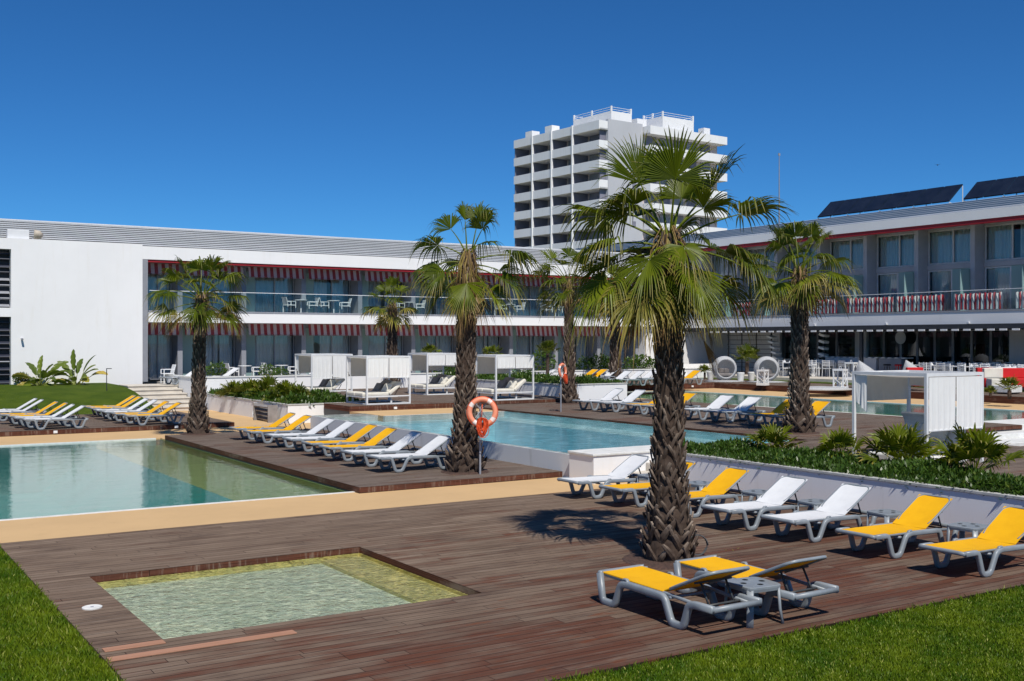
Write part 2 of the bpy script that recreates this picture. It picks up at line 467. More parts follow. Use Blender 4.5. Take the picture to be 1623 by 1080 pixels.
SUN_EL = rad(54)
sd = Vector((.30, .954, 0)).normalized()*math.cos(SUN_EL); sd.z = -math.sin(SUN_EL)   # way the light travels
ld = bpy.data.lights.new('sun', 'SUN'); sun = bpy.data.objects.new('sun', ld); COL.objects.link(sun)
ld.energy = 4.35; ld.angle = rad(.53); ld.color = (1.0,.95,.865)
sun.rotation_euler = sd.to_track_quat('-Z', 'Y').to_euler(); sun.location = (-20,-40,60)
w = bpy.data.worlds.new('World'); scene.world = w; w.use_nodes = True
nt = w.node_tree; nt.nodes.clear()
bg = nt.nodes.new('ShaderNodeBackground'); wo = nt.nodes.new('ShaderNodeOutputWorld'); sk = nt.nodes.new('ShaderNodeTexSky')
sk.sky_type = 'NISHITA'; sk.sun_disc = False; sk.sun_elevation = SUN_EL
sk.sun_rotation = math.atan2(-sd.x, -sd.y)
sk.altitude = 900; sk.air_density = .75; sk.dust_density = .05; sk.ozone_density = 4.0
hs = nt.nodes.new('ShaderNodeHueSaturation'); hs.inputs['Saturation'].default_value = 1.12; hs.inputs['Value'].default_value = 1.0
tn = nt.nodes.new('ShaderNodeMix'); tn.data_type = 'RGBA'; tn.blend_type = 'MULTIPLY'; tn.inputs[0].default_value = 1; tn.inputs[7].default_value = (.29,.65,.89,1)   # the deep blue of a polarised, very clear sky
nt.links.new(sk.outputs[0], hs.inputs['Color']); nt.links.new(hs.outputs[0], tn.inputs[6]); nt.links.new(tn.outputs[2], bg.inputs[0]); nt.links.new(bg.outputs[0], wo.inputs[0])
bg.inputs[1].default_value = .102
scene.view_settings.view_transform = 'Standard'; scene.view_settings.look = 'None'
scene.view_settings.exposure = .12; scene.view_settings.gamma = 1
scene.render.engine = 'CYCLES'
scene.cycles.max_bounces = 7; scene.cycles.transparent_max_bounces = 14; scene.cycles.glossy_bounces = 3
scene.cycles.diffuse_bounces = 3; scene.cycles.use_denoising = True
scene.cycles.caustics_reflective = False; scene.cycles.caustics_refractive = False

# ------------------------------------------------------------------ levels and ground (X along the left wing, Y along the right wing)
B = -1.7
def slab(name, rects, z, m, rim=None):
    mb = MB()
    for x0,x1,y0,y1 in rects: mb.box(x0,x1,y0,y1,B,z)
    return struct(name, mb, m)
g = MB()
for x0,x1,y0,y1 in ((-900,900,-900,-60),(-900,900,75,1200),(-900,-60,-60,75),(90,900,-60,75)):
    g.quad((x0,y0,-.06),(x1,y0,-.06),(x1,y1,-.06),(x0,y1,-.06))
struct('ground', g, M['earth'])
DX0, DY0, DY1, WX = 2.25, 7.70, 17.15, 14.9
slab('lawn', [(-60,90,-60,DY0-.05),(-60,DX0-.05,DY0-.05,DY1-.04)], -.035, M['lawn'])
# foreground deck with the opening of the small pool
PX0,PX1,PY0,PY1 = 2.88, 6.5, 10.8, 14.15
mb = MB()
for x0,x1,y0,y1 in ((DX0,PX0,DY0,DY1),(PX1,WX,DY0,DY1),(PX0,PX1,DY0,PY0),(PX0,PX1,PY1,DY1)):
    mb.quad((x0,y0,0),(x1,y0,0),(x1,y1,0),(x0,y1,0))
for (x0,y0),(x1,y1) in (((DX0,DY0),(WX,DY0)),((WX,DY0),(WX,DY1)),((WX,DY1),(DX0,DY1)),((DX0,DY1),(DX0,DY0))):
    mb.quad((x0,y0,-.2),(x1,y1,-.2),(x1,y1,0),(x0,y0,0))
struct('foreground_deck', mb, M['deck'])
mb = MB()
t = .05
mb.box(PX0-t,PX0,PY0-t,PY1+t,-.095,-.006).box(PX1,PX1+t,PY0-t,PY1+t,-.095,-.006).box(PX0,PX1,PY0-t,PY0,-.095,-.006).box(PX0,PX1,PY1,PY1+t,-.095,-.006)
struct('small_pool_kerb', mb, M['riser'])
mb = MB(); mb.box(PX0-.04,PX1+.04,PY0-.04,PY1+.04,-.62,-.17)
for a in ((PX0-.04,PX0,PY0-.04,PY1+.04),(PX1,PX1+.04,PY0-.04,PY1+.04),(PX0,PX1,PY0-.04,PY0),(PX0,PX1,PY1,PY1+.04)): mb.box(*a,-.17,-.097)
struct('small_pool_basin', mb, M['tile_small'])
mb = MB(); mb.box(PX1-.58,PX1-.002,PY0+.002,PY1-.002,-.18,-.125).box(PX1-.012,PX1-.002,PY0+.002,PY1-.002,-.125,-.085).box(PX0+.002,PX1-.012,PY1-.012,PY1-.002,-.168,-.085)
struct('small_pool_bench', mb, M['tile_yellow'])
mb = MB(); mb.quad((PX0,PY0,-.075),(PX1,PY0,-.075),(PX1,PY1,-.075),(PX0,PY1,-.075))
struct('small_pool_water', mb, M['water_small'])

slab('pool_surround', [(-60,8.75,DY1+.003,19.25),(8.75,13.45,DY1+.003,19.05),(13.45,15.3,DY1+.003,17.9),
      (-60,8.75,33.1,36.1),(8.752,13.45,32.6,36.1),(12.0,15.3,36.1,45.4),(13.45,15.3,33.1,36.1),(11.5,12,43,45.4)], .002, M['sand'])
slab('left_pool_coping', [(-60,8.75,19.25,19.35),(-60,8.6,33.0,33.1)], .012, M['coping_white'])
mb = MB(); mb.box(-60,8.75,19.35,33,-1.75,-1.35).box(-60,6.9,32.93,32.995,-1.35,-.06)
for k in range(4): mb.box(6.9+.36*k,6.9+.36*(k+1)-.02,19.36,20.48,-1.35,-.75+.13*k)
mb.add([(6.9,19.36,-.2),(6.9,32.93,-.2),(5.4,32.93,-1.37),(5.4,19.36,-1.37),(6.9,19.36,-1.34),(6.9,32.93,-1.34)],[(0,1,2,3),(3,2,5,4)])
struct('left_pool_floor', mb, M['tile_teal'])
mb = MB(); mb.box(6.9,8.74,20.5,32.99,-1.34,-.2).box(8.36,8.74,19.36,20.5,-1.34,-.2).box(8.70,8.745,19.37,32.98,-.2,-.0255)
struct('left_pool_shelf', mb, M['tile_olive'])
mb = MB(); mb.quad((-60,19.35,-.02),(8.76,19.35,-.02),(8.76,33,-.02),(-60,33,-.02))
struct('left_pool_water', mb, M['water_calm'])
def deck(name, x0,x1,y0,y1,z, m=None, th=.16, rx=True):
    mb = MB(); mb.quad((x0,y0,z),(x1,y0,z),(x1,y1,z),(x0,y1,z))
    o = struct(name, mb, m or M['deck2'])
    r = MB(); r.box(x0+.012,x1-.012,y0+.012,y1-.012,B,z-.006)
    e = MB(); e.box(x0,x1,y0,y0+.012,z-th,z-.006)
    s = MB(); s.box(x0,x0+.012,y0+.012,y1,z-th,z-.006).box(x1-.012,x1,y0+.012,y1,z-th,z-.006)
    struct(name+'_base', r, M['charcoal']); struct(name+'_front_riser', e, M['riser']); struct(name+'_side_riser', s, M['riser_y'])
deck('middle_deck', 8.75,13.45,19.05,32.6,.12, th=.12)
deck('rear_left_deck', -60,12,36.1,43.0,.15, th=.15)
# sloping lawn up to the left wing
mb = MB()
ys = [43.0,43.6,44.6,46,47.5,49,50.2,52.95]; zs = [.12,.17,.30,.55,.76,.88,.93,.95]
for k in range(len(ys)-1):
    xr = 11.48
    mb.quad((-60,ys[k],zs[k]),(xr,ys[k],zs[k]),(xr,ys[k+1],zs[k+1]),(-60,ys[k+1],zs[k+1]))
    mb.quad((xr,ys[k],B),(xr,ys[k+1],B),(xr,ys[k+1],zs[k+1]),(xr,ys[k],zs[k]))
struct('sloping_lawn', mb, M['lawn'])
# steps to the upper terrace
st = thing('garden_steps', 'pale stone steps climbing beside the sloping lawn to the white wing', 'steps', (11.5,45.4,0))
for k in range(6):
    m_ = MB(); m_.box(.02,2.16,.68*k,4.9 if k == 5 else .68*(k+1)+.05,B,.02+.155*(k+1)-.045); m_.box(-.0,2.18,.68*k-.04,.68*(k+1)+.0 if k<5 else 4.9,.02+.155*(k+1)-.044,.02+.155*(k+1))
    m_.build('step', M['stone'], st, bevel=.01)
# middle (raised) pool
Z2 = .5
mb = MB()
mb.box(13.45,13.62,18.6,33.0,B,Z2); 
struct('raised_pool_rim', mb, M['rim_grey'])
mb = MB(); mb.box(13.62,15.3,31.9,33.0,B,Z2).box(15.3,19.8,31.4,31.52,B,Z2+.006)
struct('raised_pool_back_coping', mb, M['coping_white'])
mb = MB(); mb.box(13.62,19.8,18.6,31.9,B,-.75)
struct('raised_pool_floor', mb, M['tile_cyan'])
mb = MB(); mb.box(18.7,19.8,18.6,31.39,-.74,.32).box(13.63,18.7,30.3,31.39,-.74,.32).box(13.63,14.0,18.61,30.3,-.74,.42).box(13.63,15.29,31.39,31.9,-.74,.32).box(19.74,19.795,18.61,31.38,.32,.502)
struct('raised_pool_shelf', mb, M['tile_pale'])
mb = MB(); mb.quad((13.45,18.6,Z2+.008),(19.8,18.6,Z2+.008),(19.8,31.4,Z2+.008),(13.45,31.4,Z2+.008)); mb.quad((13.45,31.4,Z2+.008),(15.3,31.4,Z2+.008),(15.3,32.9,Z2+.008),(13.45,32.9,Z2+.008))
struct('raised_pool_water', mb, M['water_cyan'])
pw = thing('pool_end_wall', 'low white wall closing the near end of the raised pool', 'wall', (13.3,17.75,0))
MB().box(0,3.0,0,.84,B,.56).build('wall', M['white_wall'], pw)
MB().box(-.03,3.03,-.03,.87,.56,.61).build('coping', M['coping_white'], pw, bevel=.01)
MB().box(.9,2.9,-.62,-.003,B,.19).build('bench_step', M['stone'], pw, bevel=.01)
MB().box(1.35,2.9,-.36,-.006,.19,.36).build('bench_step', M['stone'], pw, bevel=.01)
slab('upper_pool_surround', [(15.3,19.8,31.52,34.1),(28.3,29.0,30,41),(29.0,38.3,40.0,41.0),(34.9,38.3,12,40.0)], Z2, M['sand'])
deck('right_deck', 19.8,28.3,18.0,34.1,.56, th=.10)
deck('right_near_deck', 16.6,22.6,6.0,18.0,.555, th=.10)
deck('sunken_deck', 22.6,36,0,16.6,.2, th=.1)
deck('cabana_deck', 16.9,24.9,34.1,46.4,.68, th=.18)
deck('cabana_deck_corner', 15.3,16.89,34.1,36.3,.68, th=.18)
deck('far_lounger_deck', 28.0,38.3,41.0,46.4,.78, th=.28)
deck('garden_seat_deck', 38.3,42.0,12,46.4,.78, th=.28)
# far pool
mb = MB(); mb.box(29,34.8,19.7,40,B,-.55)
struct('far_pool_floor', mb, M['tile_teal'])
mb = MB(); mb.box(29.0,31.3,19.7,40,-.54,.36).box(31.3,34.8,37,40,-.54,.36)
struct('far_pool_shelf', mb, M['tile_olive'])
mb = MB(); mb.quad((29,19.6,.49),(34.8,19.6,.49),(34.8,40,.49),(29,40,.49))
struct('far_pool_water', mb, M['water_far'])
slab('far_pool_coping', [(34.8,34.9,19.6,40),(29,34.8,40,40.1),(28.3,29,18.0,30)], .515, M['coping_white'])
ps = thing('pool_steps', 'broad white stone steps leading down beside the far pool', 'steps', (22.6,16.6,0))
for k, (a, b_, z) in enumerate(((0,.85,.30),(.85,1.7,.42),(1.7,3.1,.535))):
    MB().box(.01,13.4,a,b_,B,z).build('step', M['coping_white'], ps, bevel=.012)
slab('garden_lawn', [(42.0,43.2,12,46.4),(38.35,42,0,12)], .80, M['lawn'])
slab('upper_terrace', [(13.9,46,46.6,53.2),(43.2,62,0,46.6),(46,62,46.6,53.2)], .95, M['stone'])
# terrace wall
tw = thing('terrace_wall', 'long white retaining wall under the hotel terrace', 'wall', (13.7,46.4,0))
MB().box(0,30.5,0,.2,B,1.30).build('wall', M['white_wall'], tw)
MB().box(0,.2,.2,4.6,B,1.30).build('wall', M['white_wall'], tw)
MB().box(-.03,30.5,-.03,.23,1.30,1.35).box(-.03,.23,.23,4.6,1.30,1.35).build('coping', M['coping_white'], tw)
# planters
def planter(name, label, x0,x1,y0,y1,z, wm, th=.16, top=True, sides='swne'):
    p = thing(name, label, 'planter', (x0,y0,0))
    X, Y = x1-x0, y1-y0
    a = MB(); a.box(0,X,0,th,B,z-.05).box(0,X,Y-th,Y,B,z-.05).box(0,th,th,Y-th,B,z-.05).box(X-th,X,th,Y-th,B,z-.05); a.build('wall', wm, p)
    c = MB(); e = .02
    c.box(-e,X+e,-e,th+e,z-.05,z).box(-e,X+e,Y-th-e,Y+e,z-.05,z).box(-e,th+e,th+e,Y-th-e,z-.05,z).box(X-th-e,X+e,th+e,Y-th-e,z-.05,z); c.build('coping', M['coping'], p, bevel=.008)
    MB().box(th,X-th,th,Y-th,B,z-.08).build('soil', M['planter_soil'], p)
    return p
planter('planter', 'white walled planter of low green shrubs beside the garden steps', 14.0,16.88,36.4,46.0,.68, M['white_wall'])
planter('planter', 'white walled planter with trimmed hedge behind the four cabanas', 24.92,28.0,35.1,46.3,1.18, M['white_wall'])
planter('planter', 'long pale planter full of ground cover behind the yellow and white loungers', 14.9,16.6,5.0,17.7,.62, M['lav_wall'])

# ------------------------------------------------------------------ grass blades on the near lawn
def grass_patch(name, rects, dens, hgt, seed, near=(0,0)):
    r = np.random.default_rng(seed); P = []
    for x0,x1,y0,y1,k in rects:
        n = int((x1-x0)*(y1-y0)*dens*k)
        P.append(np.stack([r.uniform(x0,x1,n), r.uniform(y0,y1,n)], 1))
    P = np.concatenate(P)
    d = P[:,0]*FX+P[:,1]*FY; l = P[:,0]*RX+P[:,1]*RY
    px = l/d; py = (CAM_H)/d
    keep = (d > 7.5) & (np.abs(px) < .52) & (py < .36)
    P = P[keep]; n = len(P)
    clump = .5+.26*np.sin(P[:,0]*3.1+np.sin(P[:,1]*2.3)*2)*np.sin(P[:,1]*2.7+P[:,0])+.24*np.sin(P[:,0]*9.3+np.sin(P[:,1]*7.1)*1.5)*np.sin(P[:,1]*8.3+P[:,0]*2.2)
    h = hgt*(.55+.7*r.random(n))*(.8+.35*clump)*(1+.9*(r.random(n) < .25)*((P[:,1] > DY0-.06) | ((P[:,0] > DX0-.06) & (P[:,1] > DY0)))); a = r.uniform(0,2*PI,n); w_ = .0045+.003*r.random(n)
    lean = r.uniform(0,.75,n)*h; b = r.uniform(0,2*PI,n)
    V = np.zeros((n,4,3)); z0 = -.037
    V[:,0,0] = P[:,0]-np.cos(a)*w_; V[:,0,1] = P[:,1]-np.sin(a)*w_; V[:,0,2] = z0
    V[:,1,0] = P[:,0]+np.cos(a)*w_; V[:,1,1] = P[:,1]+np.sin(a)*w_; V[:,1,2] = z0
    mx = P[:,0]+np.cos(b)*lean*.35; my = P[:,1]+np.sin(b)*lean*.35
    V[:,2,0] = mx+np.cos(a)*w_*.7; V[:,2,1] = my+np.sin(a)*w_*.7; V[:,2,2] = z0+h*.6
    V[:,3,0] = P[:,0]+np.cos(b)*lean; V[:,3,1] = P[:,1]+np.sin(b)*lean; V[:,3,2] = z0+h
    me = bpy.data.meshes.new(name)
    me.vertices.add(n*4); me.vertices.foreach_set('co', V.reshape(-1))
    i = np.arange(n)*4
    L = np.stack([i,i+1,i+2, i,i+2,i+3],1).reshape(-1)
    me.loops.add(n*6); me.loops.foreach_set('vertex_index', L)
    me.polygons.add(n*2); me.polygons.foreach_set('loop_start', np.arange(n*2)*3); me.polygons.foreach_set('loop_total', np.full(n*2,3))
    me.update(calc_edges=True)
    for k, vals in (('tip', np.tile([0,0,.3,.7],n)), ('age', np.repeat((r.random(n) < .10)*.5*r.random(n)+.04*(1-clump),4)), ('rnd', np.repeat(np.clip(r.random(n)*.45+(clump-.5)*1.1+.28,0,1),4))):
        at_ = me.attributes.new(k,'FLOAT','POINT'); at_.data.foreach_set('value', vals.astype(np.float32))
    me.materials.append(M['grassy'])
    o = bpy.data.objects.new(name, me); COL.objects.link(o)
    return tag(o, 'short mown green lawn grass around the foreground deck', 'grass', kind='stuff')
grass_patch('grass', [(-2.5,DX0-.03,7.9,DY1-.1,.8),(2.0,13.5,2.5,DY0-.03,1.0),(4.8,12.6,DY0-.05,DY0+.012,.8),(DX0-.05,DX0+.012,7.9,17.1,.7),(-2.5,2.25,5,7.9,1)], 6500, .036, 3)
# ragged edge where the turf leans over the deck
# ------------------------------------------------------------------ palms
class LB(MB):
    """mesh with tip / age / rnd attributes per vertex"""
    def __init__(s):
        super().__init__(); s.att = {'tip': [], 'age': [], 'rnd': []}
    def addl(s, vs, fs, tip, age, rnd):
        s.add(vs, fs)
        s.att['tip'].extend(tip if isinstance(tip, list) else [tip]*len(vs))
        s.att['age'].extend([age]*len(vs)); s.att['rnd'].extend([rnd]*len(vs))

UP = Vector((0,0,1))
def fan(mb, base, d, R, nseg, age, r, bdroop=.45, twist=0.0, spread=108, cup=.22, pleat=.55):
    d = d.normalized()
    side = d.cross(UP)
    if side.length < .08: side = Vector((RX,RY,0))
    side.normalize(); n = side.cross(d).normalized()
    if twist:
        q = Matrix.Rotation(twist, 3, d); side = q @ side; n = q @ n
    sp = rad(spread); dth = 2*sp/(nseg-1)
    frnd = r.random()
    for i in range(nseg):
        th = -sp + dth*i + r.uniform(-.15,.15)*dth
        if r.random() < .07: continue
        L = R*(.70+.30*math.cos(th*.75))*r.uniform(.90,1.08)
        dr = (d*math.cos(th) + side*math.sin(th) + n*(cup*abs(math.sin(th)) + .04)).normalized()
        tg = (side*math.cos(th) - d*math.sin(th)).normalized()
        bd = bdroop*r.uniform(.5,1.8); kink = r.random() < .34
        tws = r.uniform(-.35,.35)
        vs = []; tips = []
        S = (.03,.22,.47,.63,.79,.91,1.0); K = (1,1,1,.82,.56,.30,.03)
        drop = 0.0
        for s_, k_ in zip(S, K):
            wd = L*min(s_,.47)*math.tan(dth/2)*1.06*k_ + .0008
            g_ = L*bd*.8*max(0, s_-.45)**1.7
            g_ += L*.50*max(0, s_-.68)**1.3*(.4+bdroop)
            if kink and s_ > .74: g_ += L*(s_-.74)*.9
            p = base + dr*(L*s_*(1-.15*bd*max(0,s_-.4))) - UP*g_
            aw = tg*wd + (n*(wd*tws) if s_ > .5 else Vector((0,0,0)))
            vs += [p-aw, p-n*wd*pleat, p+aw]; tips += [s_]*3
        fs = []
        for k in range(len(S)-1):
            a = 3*k; fs += [(a,a+1,a+4,a+3),(a+1,a+2,a+5,a+4)]
        mb.addl(vs, fs, tips, min(1,max(0,age+r.uniform(-.06,.10))), min(1,max(0,frnd*.55+r.random()*.45)))

def frond_dir(azr, el):
    """azr: 0 away from the pool lawn viewpoint, 90 to its right, 180 towards it"""
    a, e = rad(azr), rad(el)
    return Vector((FX*math.cos(a)+RX*math.sin(a), FY*math.cos(a)+RY*math.sin(a), 0))*math.cos(e) + UP*math.sin(e)

def make_frond(root, name, org, azr, el, pl, R, nseg=32, age=0.0, droop=.5, bdroop=.45, twist=0.0, spread=108, cup=.22, seed=0):
    r = random.Random(seed); mb = LB(); d = frond_dir(azr, el); p = Vector(org)
    path = [p.copy()]
    for k in range(6):
        p = p + d*pl/6; d = (d - UP*droop/6).normalized(); path.append(p.copy())
    pb = LB(); m = MB(); m.tube(path, [.021-.0022*i for i in range(7)], 5, side=UP)
    mb.addl(m.v, m.f, 0.0, min(1, age), .9)
    fan(mb, p, d, R, nseg, age, r, bdroop, twist, spread, cup)
    return mb.build(name, M['frond'], root)

def make_trunk(root, h, prof, seed, rows_dz=.115, across=9, boot=1.0, shag=.9, lean=(0,0)):
    r = random.Random(seed); mb = LB()
    def rr(z):
        t = z/h
        for (a, ra), (b, rb) in zip(prof, prof[1:]):
            if t <= b: return ra+(rb-ra)*(t-a)/(b-a)
        return prof[-1][1]
    def cx(z): t = z/h; return Vector((lean[0]*t*t, lean[1]*t*t, 0))
    n = 20; rs = []; K = int(h/.08)
    m = MB()
    for k in range(K+1):
        z = -.05 + (h+.05)*k/K; c = cx(max(0,z))
        rs.append([c+Vector((math.cos(2*PI*i/n)*rr(z)*r.uniform(.84,.94), math.sin(2*PI*i/n)*rr(z)*r.uniform(.84,.94), z)) for i in range(n)])
    m.rings(rs); mb.addl(m.v, m.f, 0.0, 0, .8)
    rows = int(h/rows_dz)
    for q in range(rows):
        z0 = q*rows_dz + .02
        for j in range(across):
            a0 = 2*PI*(j+.5*(q % 2)+.07*q)/across + r.uniform(-.10,.10); z0 = q*rows_dz + .02 + r.uniform(-.25,.25)*rows_dz
            if r.random() < .08: continue
            zf = z0/h
            frnd = r.random()
            # each old leaf base splits into two flat, broken-off straps that cross its neighbours
            for sgn in (-1,1):
                if r.random() < .12: continue
                L = rows_dz*r.uniform(1.2,2.0)*boot; w_ = 2*PI*rr(max(0,z0))/across*.155*r.uniform(.6,1.4); da = sgn*(2*PI/across)*r.uniform(.42,.78)
                R00 = rr(max(0,z0)); base_r = R00*.86; out = R00*r.uniform(.97,1.10)+r.uniform(.0,.028)*boot
                st = []; NS = 4; cut = r.uniform(.35,1.0); skw = r.uniform(-.5,.5)
                for k in range(NS+1):
                    t = k/NS
                    ang = a0 + da*t; z = z0 + L*t; R_ = base_r+(out-base_r)*(t**.8)
                    c = cx(z); rad_ = Vector((math.cos(ang), math.sin(ang), 0)); tan_ = Vector((-math.sin(ang), math.cos(ang), 0))*sgn
                    ctr = c + rad_*R_ + UP*z
                    dirv = (tan_*abs(da)*R00+UP*L).normalized(); sd_ = rad_.cross(dirv).normalized()
                    ww = w_*(1.15 - .35*t) * (cut if k == NS else 1); th = (.0065+.004*r.random())*boot
                    st.append([ctr-sd_*ww-rad_*th+dirv*ww*skw*(k == NS), ctr-sd_*ww*.4+rad_*th*1.2, ctr+sd_*ww*.5+rad_*th, ctr+sd_*ww-rad_*th-dirv*ww*skw*(k == NS)])
                m = MB(); m.rings(st)
                tips = []; br = r.uniform(.45,1.15)
                for k in range(NS+1): tips += [min(1,(k/NS)*br)]*4
                mb.addl(m.v, m.f, tips, 0, min(1, frnd*.9 if zf < .6 else .45+.55*frnd))
            # loose fibre tufts
            if r.random() < .35*shag:
                ang = a0+r.uniform(-.2,.2); c = cx(z0)
                p0 = c+Vector((math.cos(ang), math.sin(ang),0))*rr(max(0,z0))*1.02+UP*z0
                p1 = p0+Vector((math.cos(ang), math.sin(ang),0))*r.uniform(.02,.07)*boot+UP*r.uniform(-.10,.09)
                tv = Vector((-math.sin(ang), math.cos(ang),0))*.006
                mb.addl([p0-tv,p0+tv,p1], [(0,1,2)], [.3,.3,.9], 0, frnd)
    return mb.build('trunk', M['bark'], root)

def skirt(root, org, n, rmin, rmax, L, seed, name='dead_leaf_skirt'):
    """brown strands and old leaf bases that hang below the crown"""
    r = random.Random(seed); mb = LB(); org = Vector(org)
    for i in range(n):
        a = r.uniform(0, 2*PI); z = r.uniform(-.75,.02)*L; R0 = r.uniform(rmin,rmin*1.3)
        p0 = org+Vector((math.cos(a)*R0, math.sin(a)*R0, z+.1)); ln = L*r.uniform(.25,.75)
        out = r.uniform(.05,.32)*(rmax)
        w_ = r.uniform(.004,.013); tv = Vector((-math.sin(a+r.uniform(-1,1)), math.cos(a+r.uniform(-1,1)), 0))*w_
        p1 = p0+Vector((math.cos(a), math.sin(a),0))*out*.7 - UP*ln*.4
        p2 = p1+Vector((math.cos(a), math.sin(a),0))*out*.3 - UP*ln*.6
        mb.addl([p0-tv,p0+tv,p1-tv*.9,p1+tv*.9,p2], [(0,1,3,2),(2,3,4)], [.1,.1,.4,.4,.8], r.uniform(.55,1), r.random())
    return mb.build(name, M['frond'], root)

def auto_fronds(n, seed, s=1.0):
    r = random.Random(seed); out = []
    for i in range(n):
        t = (i+.5)/n
        el = 84 - 112*t**.85 + r.uniform(-8,8)
        azr = (i*137.5 + r.uniform(-20,20)) % 360
        age = 0 if t < .55 else r.choice((0,.08,.22,.35))
        if t > .88: age = r.uniform(.3,.85)
        out.append((azr, el, s*r.uniform(.62,.86)*(1 if el > -10 else .8), s*r.uniform(.50,.64), age))
    return out

def palm(name, label, px, py, z, heart_y, prof, fronds, seed, nseg=32, across=9, dz=.115, boot=1.0, skn=160, lean=(0,0), group='fan palms around the pools', loc=None, skL=1.0, heart_z=None, soil=.52, frmin=.18):
    b = loc or at(px, py, z)
    d = b.x*FX+b.y*FY
    hz = heart_z or (CAM_H + (540-heart_y)*d/FPX)
    h = hz - z
    root = thing(name, label, 'palm tree', b, 0, group)
    make_trunk(root, h, prof, seed, dz, across, boot, lean=lean)
    top = Vector((lean[0], lean[1], h))
    for i, f in enumerate(fronds):
        azr, el, pl, R = f[:4]; age = f[4] if len(f) > 4 else 0.0
        kw = f[5] if len(f) > 5 else {}
        r = random.Random(seed*100+i)
        a = rad(azr)
        o_ = top + Vector((FX*math.cos(a)+RX*math.sin(a), FY*math.cos(a)+RY*math.sin(a), 0))*.07 - UP*(.42*max(0,(50-el))/90)
        kk = dict(droop=r.uniform(.3,.7), bdroop=r.uniform(.45,.9), twist=r.uniform(-.5,.5), spread=r.uniform(95,118), cup=r.uniform(.05,.4))
        if 5 < el < 50 and r.random() < .6: kk['cup'] = r.uniform(-.35,.0)
        if el < -20: kk['bdroop'] = r.uniform(.2,.5); kk['droop'] = r.uniform(.4,.9)
        kk.update(kw)
        make_frond(root, 'frond' if age < .5 else 'dead_frond', o_, azr, el, pl, R, nseg, age, seed=seed*77+i, **kk)
    skirt(root, top, skn, prof[-1][1]*.95, .9, .95*skL, seed+5)
    if soil:
        m = MB(); r = random.Random(seed)
        m.lathe([(.001,.035),(soil*.6,.03),(soil*.97,.012),(soil,.001)], 18)
        m.build('bark_bed', M['mulch'], root)
    return root

K = dict
P1f = [ # the near palm, frond by frond: azimuth, elevation, stalk, blade radius, age
 (172,74,.74,.74,0,K(bdroop=.08,twist=0,spread=108,cup=.10,droop=.40)),
 (298,66,.78,.80,0,K(bdroop=.15,twist=-.9,spread=62,cup=.3,droop=.12)),
 (282,30,.84,.80,0,K(bdroop=.7,droop=.25,twist=.3)),
 (72,52,.84,.78,0,K(bdroop=.25,droop=.2)),
 (98,30,.92,.80,0,K(bdroop=.45,droop=.35,twist=-.2)),
 (262,14,.72,.72,.1,K(bdroop=1.0,droop=.5)),
 (218,8,.48,.70,.06,K(bdroop=.35,droop=1.3,twist=.2,spread=104)),
 (146,-8,.42,.82,0,K(bdroop=.25,droop=1.1,twist=-.15,spread=78)),
 (112,2,.95,.70,.04,K(bdroop=.9,droop=.7)),
 (262,-8,.86,.78,.06,K(bdroop=1.0,droop=.8)),
 (182,-40,.36,.66,.28,K(bdroop=.2,droop=.9,spread=80)),
 (224,-26,.70,.72,.30,K(bdroop=.7,droop=.8)),
 (246,-36,.62,.60,.45,K(bdroop=.6,droop=.8)),
 (134,-30,.55,.62,.12,K(bdroop=.3,droop=.9,spread=70)),
 (112,-62,.95,.46,.95,K(bdroop=.1,droop=.4,spread=35)),
 (196,-60,.45,.55,.80,K(bdroop=.2,spread=60)),
 (345,74,.80,.76,0), (30,60,.66,.70,0), (330,40,.75,.70,0), (255,40,.60,.66,0,K(bdroop=.7)), (200,-20,.40,.62,.08,K(bdroop=.4,droop=1.0,spread=84)), (285,-2,.72,.66,.06,K(bdroop=.9)), (86,12,.70,.66,.04,K(bdroop=.9)), (15,30,.75,.70,.05), (50,15,.8,.7,.05),
 (312,10,.75,.68,.1), (350,0,.7,.65,.15), (75,-15,.75,.68,.2), (300,-20,.75,.62,.3), (20,-30,.6,.6,.4), (240,50,.60,.62,0,K(bdroop=.7)),
 (128,48,.55,.60,0,K(bdroop=.5)),(160,20,.35,.5,.15,K(bdroop=.8,droop=1.2)),(64,78,.5,.6,0),
 (268,-50,.6,.5,.85,K(spread=60)),(88,-48,.6,.5,.7,K(spread=60)),
]
flare = [(0,.345),(.05,.335),(.11,.275),(.19,.235),(.34,.20),(.55,.172),(.85,.170),(.93,.16),(1,.10)]
palm('palm_tree', 'tallest fan palm, nearest to the lawn, rising through the foreground deck behind the yellow loungers', 1060, 888, 0, 372, flare, P1f, 3, 44, 9, .120, 1.15, 420, skL=1.15, soil=.62)
P2f = [
 (302,62,0.67,0.65,0,K(twist=-.8,spread=80)), (330,84,0.72,0.62,0,K(spread=60)), (60,80,0.70,0.65,0,K(twist=.8,spread=80)), (118,66,0.56,0.75,0,K(bdroop=.6)),
 (276,34,0.65,0.70,0,K(bdroop=.8)), (268,8,0.61,0.75,.05,K(bdroop=.8)), (236,0,0.56,0.72,.12,K(bdroop=.6,droop=.8)), (92,18,0.85,0.78,.05,K(bdroop=1.1)),
 (100,-12,0.68,0.75,.1,K(bdroop=1.0)), (184,-30,0.38,0.75,.05,K(bdroop=.2,spread=75,droop=.9)), (254,-32,0.56,0.72,.18,K(bdroop=.6)), (120,-34,0.59,0.72,.12,K(bdroop=.6)),
 (214,-72,0.81,0.50,.95,K(bdroop=.1,spread=30)), (140,-60,0.45,0.62,.7,K(spread=60)), (20,40,0.63,0.69,0), (340,20,0.63,0.69,.1), (60,0,0.68,0.69,.1), (310,-10,0.63,0.69,.2), (0,-20,0.54,0.69,.3), (205,-55,0.45,0.62,.5,K(spread=70)),
 (85,-40,0.54,0.62,.5)]
